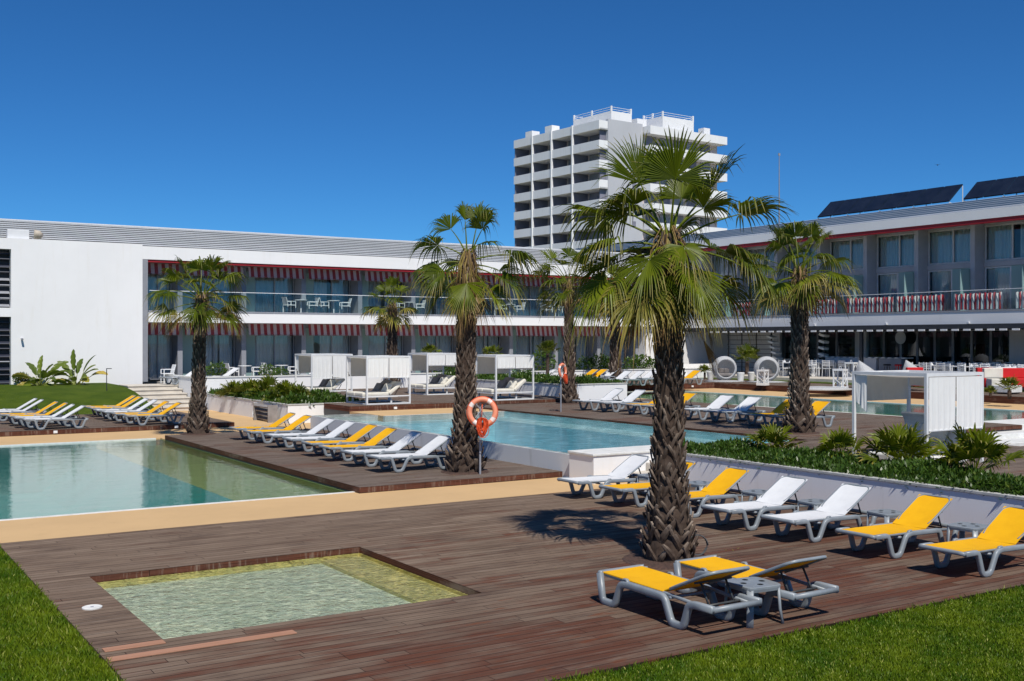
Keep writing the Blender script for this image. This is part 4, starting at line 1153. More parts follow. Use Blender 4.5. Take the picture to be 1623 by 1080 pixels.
for k in range(13):
    a = -PI/2+ PI*.72*k/12
    rs.append([(.55+.62*math.cos(a)*1.0, y, .62+.46*math.sin(a)) if o_ == 0 else (.55+.57*math.cos(a), y, .62+.41*math.sin(a)) for y, o_ in ((.02,0),(1.38,0),(1.38,1),(.02,1))])
m.rings(rs); m.build('shell', M['coping_white'], t, smooth=False)
m = MB(); m.obox((.98,.6,.55),(.10,0,.14),(0,.28,0),(-.07,0,.05)); m.build('pillow', M['cream'], t, bevel=.05)

# ------------------------------------------------------------------ life rings
def life_ring(loc, zc, label, turn=0.0, sc=1.0):
    t = thing('life_ring_stand', label, 'life ring', loc, 0, 'life rings on poles'); f_ = Vector((FX,FY,0))
    MB().tube([(0,0,0),(0,0,zc-.05)], .022, 8).build('pole', M['frame'], t)
    m = MB(); m.tube([(0,0,zc+.26),(0,0,zc-.06)], .02, 8); m.tube([(-.13,-.03,zc+.18),(.13,-.03,zc-.12)], .012, 6); m.tube([(.13,-.03,zc+.18),(-.13,-.03,zc-.12)], .012, 6); m.build('bracket', M['frame'], t)
    m = MB(); R0 = .265; n = 48; 
    m.tube([(R0*math.cos(2*PI*k/n), 0, R0*math.sin(2*PI*k/n)) for k in range(n)], .055, 12, side=(0,1,0), closed_loop=True)
    o = m.build('ring', M['ring'], t, smooth=True); o.location = (0,-.09,zc); o.rotation_euler = (rad(-4),0,-yaw+turn); o.scale = (sc,sc,sc); 
    g = MB(); n = 96
    pts = []
    for k in range(n):
        a = 2*PI*k/n; q = abs(math.sin(2*a)); R1 = R0+.058
        pts.append((R1*math.cos(a), -.02*q, R1*math.sin(a)))
    g.tube(pts, .007, 5, side=(0,1,0), closed_loop=True); ro = g.build('grab_line', M['rope'], o, smooth=True)
    r = random.Random(4); g = MB()
    for k in range(26):
        c = Vector((r.uniform(-.03,.03), -.10+r.uniform(-.05,.03), -.12)); w_ = r.uniform(.03,.10); L = r.uniform(.22,.42)
        P = [c+Vector((w_*math.sin(2*PI*q/14)*(1+.3*r.random()), r.uniform(-.01,.01), -L*(1-math.cos(2*PI*q/14))/2)) for q in range(14)]
        g.tube(P, .0075, 5, side=(0,1,0), closed_loop=True)
    g.tube([(.0,-.1,.16),(-.01,-.11,-.13)], .01, 5); g.tube([(-.05,-.12,-.14),(.05,-.12,-.16)], .022, 6)
    g.build('rope_coil', M['rope'], o, smooth=True)
    return t
b = at(761,752,.12); life_ring((b.x,b.y,.12), CAM_H-(653-540)*(b.x*FX+b.y*FY)/FPX-.12, 'orange life ring with coiled orange rope on a pole, in front of the palm')
b = dist(889,36.0,.56); life_ring((b.x,b.y,.56), CAM_H-(588-540)*36.0/FPX-.56, 'far life ring turned nearly edge-on, left of the palm by the hedge planter', rad(58), .8)

# ------------------------------------------------------------------ small things on the decks
t = thing('skimmer_lid', 'round white lid set flush in the deck beside the small pool', 'lid', at(146,964,.0))
MB().lathe([(.001,.0005),(.105,.0005),(.105,.014),(.09,.018),(.085,.014),(.001,.014)], 28).build('lid', M['coping_white'], t)
MB().lathe([(.001,.0145),(.018,.0145),(.018,.0165),(.001,.0165)], 12).build('finger_hole', M['frame'], t)
tag(MB().box(2.30,2.86,10.62,10.75,.0015,.012).build('plank', M['wood_pale'], None, bevel=.002), 'short pale orange replacement board beside the corner of the small pool', 'board', 'pale replacement boards')
tag(MB().box(2.27,4.05,10.28,10.41,.0015,.012).build('plank', M['wood_pale'], None, bevel=.002), 'long pale orange replacement board in front of the small pool', 'board', 'pale replacement boards')
for i, (x, y, z, lab) in enumerate(((6.35,36.09,.07,'small white light on the front of the rear left deck, left one'),(10.05,36.09,.07,'small white light on the front of the rear left deck, right one'),
     (17.0,34.09,.56,'small white light on the front of the cabana deck'),(30.5,40.99,.62,'small light on the front of the far lounger deck, left one'),(36.8,40.99,.62,'small light on the front of the far lounger deck, right one'))):
    t = thing('deck_light', lab, 'light', (x,y,z), 0, 'small lights on the deck fronts')
    MB().box(-.06,.06,-.05,0,-.035,.05).build('housing', M['white_frame'], t, bevel=.01); MB().box(-.04,.04,-.054,-.0505,-.02,.03).build('lens', M['curtain'], t)
# louvred wooden crate and hose reel by the planter
t = thing('slatted_crate', 'grey slatted crate leaning on the left face of the white planter', 'crate', (13.55,37.0,.003))
m = MB()
for k in range(4): m.obox((.12-.04*k+.1,.9,.10+.15*k),(.09,0,.03),(0,.75,0),(-.006,0,.02))
m.box(.0,.36,.14,.18,0,.62).box(.0,.36,1.62,1.66,0,.62); m.build('slats', pm('weathered_grey', (.28,.26,.25), (.2,.18,.17), 4, .8), t)
t = thing('hose_coil', 'thin white hose coiled against the planter beside the slatted crate', 'hose', (13.7,39.0,.003))
m = MB(); n = 90; m.tube([(.06+.03*math.sin(k*.9), .25*math.cos(2*PI*k/18)+.1*math.sin(k*.21), .33+.28*math.sin(2*PI*k/18)) for k in range(n)], .011, 5); m.tube([(.07,.2,.5),(.1,-1.6,.52)], .011, 5); m.build('hose', M['steel_white'], t, smooth=True)
# cable loop by the near palm
b = at(1106,882,0); m = MB(); n = 40
m.tube([b+Vector((RX,RY,0))*(.14*math.cos(2*PI*k/20)*(1-.004*k))+UP*(.15+.13*math.sin(2*PI*k/20))+Vector((FX,FY,0))*(.04*math.sin(k*.35)) for k in range(n)], .008, 6)
tag(m.build('cable_loop', M['plastic_dark'], smooth=True), 'dark loop of cable sticking up beside the base of the near palm', 'cable')
# garden light on a thin pole
t = thing('garden_light', 'thin dark garden light pole with short arm on the grass left of the steps', 'light', at(169,642,.20))
d_ = at(169,642,.2); dd = d_.x*FX+d_.y*FY; hz = CAM_H-(584-540)*dd/FPX-.2
MB().tube([(0,0,-.1),(0,0,hz)], .018, 6).build('pole', M['charcoal'], t); MB().box(0,.20,-.03,.03,hz-.03,hz).build('lamp_head', M['charcoal'], t)

# litter under the near palms
r = random.Random(9); mb = LB()
for (cx_, cy_, z_, n_, sp_) in ((9.6,11.1,.001,70,.9),(11.5,19.9,.121,40,.7),(9.0,10.2,.001,26,2.2),(7.5,13.5,.001,22,3.2)):
    for i in range(n_):
        a = r.uniform(0,2*PI); q = abs(r.gauss(0,sp_))+.1; x, y = cx_+math.cos(a)*q, cy_+math.sin(a)*q
        if PX0-.1 < x < PX1+.1 and PY0-.1 < y < PY1+.1: continue
        if not (DX0 < x < WX-.1): continue
        L = r.uniform(.012,.05); b_ = r.uniform(0,2*PI); d = Vector((math.cos(b_), math.sin(b_), r.uniform(.0,.25))); sd_ = Vector((-d.y,d.x,0))*L*.22; p = Vector((x,y,z_+.003))
        mb.addl([p, p+d*L*.5+sd_, p+d*L*.5-sd_, p+d*L], [(0,1,3,2)], .3, r.uniform(.4,1), r.random())
tag(mb.build('leaf_litter', M['frond']), 'dry leaf scraps scattered on the deck around the palms', 'leaf litter', None, 'stuff')
# ------------------------------------------------------------------ left hotel wing (front along x, at y = 53)
YF = 53.0; ZG = .95
Z_SL0, Z_SL1 = 3.77, 4.28        # balcony slab
Z_C0, Z_C1 = 6.74, 7.36          # white cornice
LW_ = thing('hotel_wing', 'long white two storey hotel wing with striped red awnings and ribbed roof, on the left', 'building', (13.2, YF, ZG))
LX, LYo, LZ = 13.2, YF, ZG
def LB_(mb): # world -> local shift
    mb.v = [(x-LX, y-LYo, z-LZ) for x,y,z in mb.v]; return mb
def part(name, mb, m, parent, off, **k):
    mb.v = [(x-off[0], y-off[1], z-off[2]) for x,y,z in mb.v]
    return mb.build(name, m, parent, **k)
LO = (LX, LYo, LZ)
X1 = 46.0
part('big_wall', MB().box(7.47,13.16,52.9,56,-1,7.44), M['white_wall'], LW_, LO)
part('wall', MB().box(-14,3.0,52.9,56,-1,7.44).box(3.0,7.469,52.9,53.3,6.95,7.44).box(3.0,7.469,52.9,53.3,3.95,4.35).box(3,7.469,53.6,56,-1,7.43), M['white_wall'], LW_, LO)
# blinds at the left edge
for z0, z1 in ((.95,3.95),(4.35,6.95)):
    part('blind_recess', MB().box(3.0,7.465,53.42,53.59,z0,z1), M['charcoal'], LW_, LO)
    m = MB(); m2 = MB(); k = 0; z = z0+.12
    while z < z1-.05:
        (m2 if (k < 5 and (k % 1 == 0) and z1 > 4.5) or (k in (3,) and z1 < 4) else m).obox((5.2,53.22,z),(2.24,0,0),(0,.10,-.03 if k % 2 else .045),(0,.008,.02)); z += .29; k += 1
    m.v and part('louvre_blades', m, pm('navy_louvre', (.025,.03,.05), (.035,.04,.06), 1, .5), LW_, LO)
    m2.v and part('tilted_blades', m2, M['frame'], LW_, LO)
part('end_wall', MB().box(43.9,45.9,53.25,55,ZG,3.77).box(43.6,45.9,54.95,55.2,ZG,7.0), M['warm_wall'], LW_, LO)
part('cornice', MB().box(13.17,46.0,52.95,53.35,Z_C0,Z_C1), M['white_wall'], LW_, LO)
part('red_beam', MB().box(13.17,45.97,53.0,53.3,Z_C0-.12,Z_C0-.003), M['redline'], LW_, LO)
part('soffit', MB().box(13.17,46.0,53.355,56,Z_C0+.02,Z_C0+.2), M['grey_wall'], LW_, LO)
part('balcony_slab', MB().box(13.45,46.0,52.95,55.6,Z_SL0,Z_SL1-.03), M['white_wall'], LW_, LO)
part('slab_trim', MB().box(13.45,46.0,52.93,53.05,Z_SL1-.028,Z_SL1+.05), M['frame'], LW_, LO)
part('back_wall', MB().box(13.17,47,56.0,57,-1,7.2).box(13.17,60,57.01,66,-1,7.5), M['room'], LW_, LO)
# ribbed roof screen
m = MB(); m.add([(-14,53.45,7.37),(60,53.45,7.37),(60,54.75,8.36),(-14,54.75,8.36),(-14,66,8.3),(60,66,8.3)],[(0,1,2,3),(3,2,5,4)]); part('roof', m, M['louvre_back'], LW_, LO)
m = MB(); NSL = 10
for k in range(NSL):
    t_ = (k+.45)/NSL; y = 53.42+1.28*t_; z = 7.42+1.0*t_
    m.obox((23,y,z),(37,0,0),(0,.018,.004),(0,-.004,.0245))
part('roof_louvres', m, M['louvre'], LW_, LO)
part('roof_edge', MB().box(-14,60,54.62,54.8,8.40,8.46), M['louvre'], LW_, LO)
# bays
divs = [13.2]; x = 15.3
while x < 44.2: divs.append(x); x += 3.2
divs[-1] = 43.9 if abs(divs[-1]-43.9) < 1.4 else divs[-1]
if divs[-1] < 43: divs.append(43.9)
BAYS = list(zip(divs, divs[1:]))
for x in divs[1:]:
    part('divider_wall', MB().box(x-.22,x+.02,53.9,55.6,ZG,Z_SL0-.003), M['divider'], LW_, LO); part('divider_wall', MB().box(x-.22,x+.02,53.9,55.6,Z_SL1+.003,Z_C0-.003), M['divider'], LW_, LO)
def curtain_mesh(x0,x1,y,z0,z1,r,axis=0):
    m = MB(); n = max(8, int((x1-x0)*16)); ph = r.uniform(0,6)
    a = [(x0+(x1-x0)*i/n, y+.035*math.sin(i*1.9+ph)+.02*math.sin(i*.7+ph)) for i in range(n+1)]
    if axis: a = [(q[1], q[0]) for q in a]
    for (xa,ya),(xb,yb) in zip(a, a[1:]): m.quad((xa,ya,z0),(xb,yb,z0),(xb,yb,z1),(xa,ya,z1))
    return m
def window(parent, off, x0,x1,y,z0,z1,r, axis=0, curtains=((0,1),), split=True, frame='frame', fw=.055, glass='glass', room=True):
    """sliding window in the plane y (axis 0) or x (axis 1): frame > panes, curtain"""
    sw = (lambda m: m) if axis == 0 else (lambda m: (setattr(m, 'v', [(b,a,c) for a,b,c in m.v]), setattr(m, 'f', [tuple(reversed(f)) for f in m.f]), m)[2])
    xm = (x0+x1)/2
    m = MB(); m.box(x0,x1,y-.04,y+.04,z1-fw,z1).box(x0,x1,y-.04,y+.04,z0,z0+fw).box(x0,x0+fw,y-.04,y+.04,z0+fw,z1-fw).box(x1-fw,x1,y-.04,y+.04,z0+fw,z1-fw)
    if split: m.box(xm-fw/2,xm+fw/2,y-.045,y+.045,z0+fw,z1-fw)
    w = part('window', sw(m), M[frame], parent, off)
    xs = ((x0+fw,xm-fw/2),(xm+fw/2,x1-fw)) if split else ((x0+fw,x1-fw),)
    for a,b in xs: part('pane', sw(MB().quad((a,y,z0+fw),(b,y,z0+fw),(b,y,z1-fw),(a,y,z1-fw))), M[glass], w, off)
    for a,b in curtains:
        part('curtain', sw(curtain_mesh(x0+fw+(x1-x0-2*fw)*a, x0+fw+(x1-x0-2*fw)*b, y+.13, z0+fw, z1-.03, r)), M['curtain'], w, off)
    return w
r = random.Random(77)
for i, (a, b) in enumerate(BAYS):
    for fl in (0,1):
        z0 = ZG if fl == 0 else Z_SL1; z1 = 3.55 if fl == 0 else 6.45
        xa = a+.03; xb = b-.25; w_ = xb-xa
        # awning valance
        if w_ > .8:
            zt = (Z_SL0-.02) if fl == 0 else Z_C0-.13
            m = MB(); zz = zt-(.56 if fl == 0 else .50); nS = int((xb-xa)/.1)
            for k in range(nS):
                u0 = xa+(xb-xa)*k/nS; u1 = xa+(xb-xa)*(k+1)/nS; dz = .012*(k % 2)
                m.quad((u0,53.62,zt),(u1,53.62,zt),(u1,53.50,zz+dz),(u0,53.50,zz+.012-dz))
            m.box(xa,xb,53.48,53.52,zz-.03,zz-.004)
            part('awning', m, M['awning_x'], LW_, LO)
        # frosted side panel, then the sliding window
        fx = xa+w_*.26
        o = part('frosted_panel', MB().box(xa,fx-.03,54.70,54.73,z0+.03,z1), M['frosted'], LW_, LO)
        cur = r.choice((((0,.62),(.66,1)),((0,1),),((.2,1),),((0,.4),(.5,1)),((0,1),)))
        window(LW_, LO, fx,xb,54.9,z0+.03,z1,r,0,cur)
        part('lintel', MB().box(xa-.02,xb+.02,54.75,55.2,z1+.003,(Z_SL0-.002 if fl == 0 else Z_C0)), M['divider'], LW_, LO)
        part('ceiling_panel', MB().box(xa,xb,53.4,54.7,(Z_SL0-.03 if fl == 0 else Z_C0-.01),(Z_SL0-.003 if fl == 0 else Z_C0+.015)), M['divider'], LW_, LO) if False else None
part('first_screen_wall', MB().box(13.18,13.42,52.96,54.9,ZG,Z_C0-.01), M['divider'], LW_, LO)
m = MB()
for i in range(17): m.quad((13.5+1.9*i,52.99,Z_SL1+.05),(13.5+1.9*(i+1)-.02,52.99,Z_SL1+.05),(13.5+1.9*(i+1)-.02,52.99,Z_SL1+.98),(13.5+1.9*i,52.99,Z_SL1+.98))
part('balustrade', m, M['glass_rail'], LW_, LO)
part('handrail', MB().box(13.5,45.8,52.975,53.005,Z_SL1+.98,Z_SL1+1.01), M['white_frame'], LW_, LO)

# things fixed to or standing on the left wing
t = thing('security_camera', 'small security camera on the big white wall, near its left end', 'camera', (7.9,52.9,2.95))
MB().box(-.04,.04,-.12,0,.02,.06).build('bracket', M['grey_wall'], t); MB().tube([(0,-.22,.0),(0,-.08,.02)], .05, 8).build('housing', M['frame'], t)
b = dist(20,49.2,7.45); t = thing('roof_box', 'small white box on the flat roof above the white wall', 'box', (7.35,53.1,7.445))
MB().box(0,.9,0,.4,0,.40).build('case', M['white_frame'], t, bevel=.02)
t = thing('roof_lamp', 'beige round floodlight beside the white box on the roof', 'lamp', (8.45,53.1,7.445))
m = MB(); m.tube([(0,0,.22),(.22,-.05,.2),(.34,-.08,.16)], [.22,.2,.09], 12, side=(0,0,1)); m.build('shade', pm('beige_metal', (.50,.44,.36), (.38,.33,.27), 5, .6), t, smooth=True); MB().box(-.1,.1,-.05,.05,0,.1).build('foot', M['frame'], t)

# ------------------------------------------------------------------ balcony furniture
def make_bchair():
    t = thing('balcony_chair', 'chair', 'chair'); P = M['steel_white']
    MB().box(-.26,.26,-.24,.26,.42,.46).build('seat', P, t, bevel=.012)
    MB().obox((0,.27,.66),(.27,0,0),(0,.018,.005),(0,.05,.19)).build('backrest', P, t, bevel=.012)
    for x in (-.26,.26):
        MB().box(x-.02,x+.02,-.22,.28,.62,.65).build('armrest', P, t)
        for y in (-.21,.23): MB().box(x-.018,x+.018,y-.018,y+.018,0,.62 if y < 0 else .44).build('leg', P, t)
    return t
def make_btable():
    t = thing('balcony_table', 'table', 'table')
    MB().lathe([(.001,.70),(.33,.70),(.33,.73),(.001,.73)], 20).build('top', M['steel_white'], t)
    MB().lathe([(.035,.02),(.035,.70)], 10).build('column', M['steel_white'], t); MB().lathe([(.24,0),(.22,.02),(.001,.02)], 16).build('base', M['steel_white'], t)
    return t
BC, BT = make_bchair(), make_btable()
WHERE = [(477,1,'on the upper balcony, in the second full bay of the left wing'),(529,1,'on the upper balcony, in the third full bay of the left wing'),(648,1,'on the upper balcony behind the small palm over the cabanas'),
   (808,1,'on the upper balcony just right of the life ring palm crown'),(880,1,'on the upper balcony behind the palm by the hedge planter'),(950,1,'on the upper balcony left of the tall near palm crown'),
   (388,0,'on the ground terrace right of the leftmost palm'),(446,0,'on the ground terrace behind the two bushes left of the cabanas')]
for px, fl, wh in WHERE:
    k = (px-811.5)/FPX; y = 53.75 if fl else 52.2; d = y/(FY+k*RY); x = d*(FX+k*RX); z = Z_SL1+.001 if fl else ZG
    place(BT, USED, (x,y,z), 0, 'round white table '+wh, 'white tables of the hotel rooms')
    place(BC, USED, (x-.62,y,z), PI/2+.1, 'left white armchair '+wh, 'white armchairs of the hotel rooms')
    place(BC, USED, (x+.62,y,z), -PI/2-.2, 'right white armchair '+wh, 'white armchairs of the hotel rooms')
b = 52.0
for px, lab in ((265,'white armchair on the terrace left of the leftmost palm'),):
    k = (px-811.5)/FPX; d = 50.6/(FY+k*RY); place(BC, USED, (d*(FX+k*RX),50.6,ZG), -PI/2, lab, 'white armchairs of the hotel rooms')
def low_lounger(px, y, lab):
    k = (px-811.5)/FPX; d = y/(FY+k*RY); o = place(LW, USED, (d*(FX+k*RX)-.8,y,ZG), .2, lab, 'white loungers on the hotel terrace')
low_lounger(287,49.0,'white lounger on the terrace just left of the leftmost palm trunk'); low_lounger(350,49.4,'white lounger on the terrace just right of the leftmost palm trunk'); low_lounger(488,50.0,'white lounger on the terrace seen through the back left cabana')

# ------------------------------------------------------------------ right hotel wing (front along y, at x = 46)
RW_ = thing('hotel_wing', 'right hand hotel wing with solar panels on its roof and a dark restaurant front', 'building', (46,20,ZG)); RO = (46,20,ZG)
YA, YB = 8.0, 53.0
part('balcony_slab', MB().box(46,50.2,YA,52.94,3.68,4.25), M['white_wall'], RW_, RO)
part('slab_trim', MB().box(45.98,46.12,YA,52.9,4.252,4.33), M['frame'], RW_, RO)
part('cornice', MB().box(46.0,46.35,YA,54.9,8.56,9.0), M['white_wall'], RW_, RO)
part('red_beam', MB().box(46.03,46.3,YA,52.9,8.37,8.557), M['redline'], RW_, RO)
part('soffit', MB().box(46.355,49.5,YA,54.9,8.60,8.72), M['grey_wall'], RW_, RO)
m = MB(); m.add([(46.3,YA,8.98),(46.3,66,8.98),(48.0,66,9.72),(48.0,YA,9.72),(60,66,9.7),(60,YA,9.7)],[(0,1,2,3),(3,2,4,5)]); part('roof', m, M['louvre_back'], RW_, RO)
m = MB()
for k in range(6):
    t_ = (k+.5)/6; m.obox((46.30+1.66*t_,(YA+66)/2,9.02+.74*t_),(.03,0,.008),(0,(66-YA)/2,0),(-.01,0,.040))
part('roof_louvres', m, M['louvre'], RW_, RO)
part('rear_wall', MB().box(49.4,60,YA,66,3.7,9.4).box(56,60,YA,66,-1,3.69), M['room'], RW_, RO)
part('corner_wall', MB().box(46.2,51,52.95,53.3,4.3,8.55).box(46.0,50.0,52.0,52.3,ZG,3.6), M['warm_wall'], RW_, RO)
rd = [29.4+3.2*k for k in range(-7,8)]
for y in rd: part('divider_wall', MB().box(47.2,49.4,y-.12,y+.12,4.26,8.59), M['divider_pale'], RW_, RO)
for i, (a, b) in enumerate(zip(rd, rd[1:])):
    if b < 14: continue
    ya, yb = a+.14, b-.14
    cur = [((0,1),),((0,.48),(.56,1)),((0,.5),(.52,1)),((.0,.4),(.5,1))][i % 4]
    window(RW_, RO, ya,yb,48.0,6.72,8.48,r,1,cur,True,'frame_pale',.09)
    ym = ya+(yb-ya)*.52
    window(RW_, RO, ym,yb,48.0,4.28,6.46,r,1,((0,1),) if i % 2 else ((.15,1),),False,'frame_pale',.08)
    part('spandrel', MB().box(47.9,48.2,ya,yb,6.47,6.71), M['divider_pale'], RW_, RO)
    part('wall_panel', MB().box(47.95,48.2,ya,ym-.01,4.27,6.46), M['frosted'], RW_, RO)
    part('screen', MB().box(46.5,47.9,ya+.02,ya+.05,4.262,6.35), M['frosted'], RW_, RO)
    part('upper_lintel', MB().box(47.9,48.3,ya,yb,8.485,8.60), M['divider_pale'], RW_, RO)
m = MB(); y = YA
while y < 52.4: m.quad((46.05,y,4.33),(46.05,y+1.58,4.33),(46.05,y+1.58,5.25),(46.05,y,5.25)); y += 1.6
part('balustrade', m, M['glass_rail'], RW_, RO)
part('handrail', MB().box(46.035,46.065,YA,52.5,5.25,5.28), M['white_frame'], RW_, RO)
for k in range(7): part('spot_light', MB().box(45.9,45.99,22.5+4.7*k,22.62+4.7*k,3.70,3.78), M['white_frame'], RW_, RO)
# striped balcony screens
TOW = [(39.33,36.4,'striped red and white balcony screen, third from the right end'),(36.2,33.4,'striped red and white balcony screen, second full one from the right'),(32.9,30.3,'crumpled striped red and white balcony screen right of the long one'),
       (29.7,27.0,'striped red and white balcony screen cut off by the right edge'),(42.4,40.0,'striped red and white balcony screen right behind the right hand palm crown'),(47.8,46.4,'striped balcony screen left of the right hand palm'),(50.6,49.2,'striped balcony screen glimpsed by the near palm crown')]
for y1, y0, lab in TOW:
    m = MB(); n = 70; rr_ = random.Random(int(y1*10)); ph = rr_.uniform(0,5); zt = [5.12+.03*math.sin(i*.9+ph)-.05*(rr_.random() < .05) for i in range(n+1)]
    g = [(46.16+.03*math.sin(i*1.5+ph)+.015*math.sin(i*.53), y0+(y1-y0)*i/n) for i in range(n+1)]
    for i in range(n): m.quad((g[i][0],g[i][1],4.36),(g[i+1][0],g[i+1][1],4.36),(g[i+1][0]+.01,g[i+1][1],zt[i+1]),(g[i][0]+.01,g[i][1],zt[i]))
    tag(m.build('balcony_screen', M['towel_y']), lab, 'screen', 'striped fabric screens on the right wing balcony')
# restaurant front
part('awning_beam', MB().box(45.55,46.0,YA,49.6,3.45,3.674), M['charcoal'], RW_, RO)
m = MB(); y = YA
while y < 49.4: m.box(45.5,45.54,y,y+.36,3.36,3.445); y += .62
part('awning_fringe', m, M['whitefab'], RW_, RO)
part('ceiling', MB().box(46.0,56,YA,52.0,3.45,3.67), M['charcoal'], RW_, RO)
GX = 50.0
for y0, y1 in ((41.1,41.9),(31.4,32.4),(22,23),(47.6,48.1)): part('pillar', MB().box(GX-.15,GX+.3,y0,y1,ZG,3.44), M['grey_wall'], RW_, RO)
yy = [41.9+.95*k for k in range(6)]+[]; k = 0
def gl_run(y0, y1, step):
    n = max(1, round((y1-y0)/step))
    for q in range(n):
        a = y0+(y1-y0)*q/n; b = y0+(y1-y0)*(q+1)/n
        window(RW_, RO, a+.01, b-.01, GX, ZG+.01, 3.44, r, 1, (), False, 'frame', .05, 'glass_dark')
gl_run(32.4,41.1,1.1); gl_run(23,31.4,1.2); gl_run(41.9,47.6,1.4); gl_run(14,22,1.6)
part('solid_wall', MB().box(GX-.05,GX+.2,48.1,52.0,ZG,3.44), M['warm_wall'], RW_, RO)
part('post', MB().box(45.85,46.0,38.1,38.25,ZG,3.45), M['charcoal'], RW_, RO)
part('post', MB().box(45.85,46.0,28.1,28.25,ZG,3.45), M['charcoal'], RW_, RO)
part('interior_floor', MB().box(50.3,56,YA,52,ZG-.2,ZG+.01), M['divider'], RW_, RO)
m = MB()
for q in range(14): m.box(53+.2*(q % 3),53.6,20+2.3*q,21+2.3*q,ZG,1.8+.3*(q % 4))
part('interior_counter', m, M['dark'], RW_, RO)
# open slatted stair screens
for (y0, lab) in ((45.6,'black slatted screen with white angled steps, left of the restaurant'),):
    t = thing('stair_screen', lab, 'screen', (47.0,y0,ZG))
    m = MB()
    for q in range(9): m.box(0,.05,0,3.6,.35+.27*q,.38+.27*q)
    for y in (0,1.2,2.4,3.55): m.box(.05,.10,y,y+.05,0,2.6)
    m.build('slats', M['charcoal'], t)
    for q in range(7): MB().obox((-.05-.02*q,-.25+.0*q-(.09*(6-q)),.35+.30*q),(.25,0,0),(0,.20,.05),(0,-.02,.05)).build('tread', M['coping_white'], t)
t = thing('stair_screen', 'column of white angled steps behind the right hand palm trunk', 'screen', (47.2,41.9,ZG))
for q in range(6): MB().obox((0,-.02*q,.45+.36*q),(.2,0,0),(0,.20,.05),(0,-.02,.06)).build('tread', M['coping_white'], t)
MB().box(.1,.16,-.03,.03,0,2.5).build('mast', M['charcoal'], t)
# solar arrays
for i, (y0, y1, n_, lab) in enumerate(((34.5,43.1,8,'row of dark solar panels at the left on the right wing roof'),(20.5,33.75,12,'row of dark solar panels at the right, cut off by the photo edge'))):
    t = thing('solar_array', lab, 'solar panels', (48.1,y0,9.55), 0, 'solar arrays on the roof'); st_ = (y1-y0)/n_
    for k in range(n_):
        y = st_*(k+.5); MB().obox((.55,y,.80),(.55,0,.46),(0,st_/2-.03,0),(-.02,0,.025)).build('panel', M['solar'], t)
    m = MB()
    for k in range(0, n_+1, 2):
        y = min(st_*k+.03, y1-y0-.03); m.tube([(1.08,y,1.2),(1.08,y,0)], .025, 6); m.tube([(0,y,.28),(1.08,y,.02)], .025, 6); m.tube([(0.02,y,.28),(0.02,y,0)], .025, 6)
    m.build('mount', M['steel_white'], t)
t = thing('antenna_mast', 'tall thin antenna mast rising behind the right wing roof', 'antenna', dist(1235,84,0))
m = MB(); m.tube([(0,0,0),(0,0,12),(0,0,17.1)], [.07,.06,.03], 6); m.box(-.09,.09,-.03,.03,17.05,17.25); m.build('mast', M['frame'], t)
# flying bird
t = thing('bird', 'small dark bird flying in the sky above the solar panels', 'bird', dist(1486,52,CAM_H+(540-262)*52/FPX), .6)
m = MB(); m.tube([(-.11,0,0),(-.05,0,.005),(.03,0,.0),(.09,0,-.01)], [.006,.024,.022,.005], 8); m.build('body', M['charcoal'], t, smooth=True)
for s in (-1,1):
    m = MB(); m.add([(.0,s*.015,.01),(.05,s*.015,.008),(.03,s*.10,.05),(-.01,s*.10,.05),(-.06,s*.19,.03),(.0,s*.015,.002),(.05,s*.015,.0),(.03,s*.10,.044)],[(0,1,2,3),(3,2,4),(5,7,6),]); m.build('wing', M['charcoal'], t)

# ------------------------------------------------------------------ apartment tower
TD = 170.0; P0 = dist(960,TD,0)
TW = thing('apartment_tower', 'white high rise apartment block with stacked balconies behind the hotel', 'building', (P0.x,P0.y,0), 0)
aL = yaw + rad(35.6)- yaw      # left face runs 35.6 degrees left of the view axis
eL = Vector((FX*math.cos(rad(36.6))-RX*math.sin(rad(36.6)), FY*math.cos(rad(36.6))-RY*math.sin(rad(36.6)), 0))
eR = Vector((FX*math.cos(rad(54.2))+RX*math.sin(rad(54.2)), FY*math.cos(rad(54.2))+RY*math.sin(rad(54.2)), 0))
nL = -eR; nR = Vector((-eL.x,-eL.y,0)); nR = -eL
LL, RRr = 21.8, 24.6
def tb(mb, s0,s1,q0,q1,z0,z1):
    """box in tower axes: s along the left face, q along the right face"""
    vs = []
    for z in (z0,z1):
        for s,q in ((s0,q0),(s0,q1),(s1,q1),(s1,q0)): vs.append(eL*s+eR*q+UP*z)
    mb.add(vs, [(0,3,2,1),(4,5,6,7),(0,1,5,4),(1,2,6,5),(2,3,7,6),(3,0,4,7)]); return mb
FH = 3.05; ZT = 36.9; nf = 12
tb_ = MB(); tb(tb_, .0,LL,1.6,RRr,0,ZT-1.2); tb_.build('core', M['towerpink'], TW)
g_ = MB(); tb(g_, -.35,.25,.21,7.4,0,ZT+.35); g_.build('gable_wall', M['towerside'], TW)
for k in range(1, 11):
    w2 = MB(); tb(w2, -.42,-.352,5.2,5.9,ZT-3.3-FH*(k-1)*1.0-.6,ZT-2.4-FH*(k-1)-.6); w2.build('gable_window', M['towerdark'], TW)
bayL = [-.3,6.2,11.5,16.6,LL]
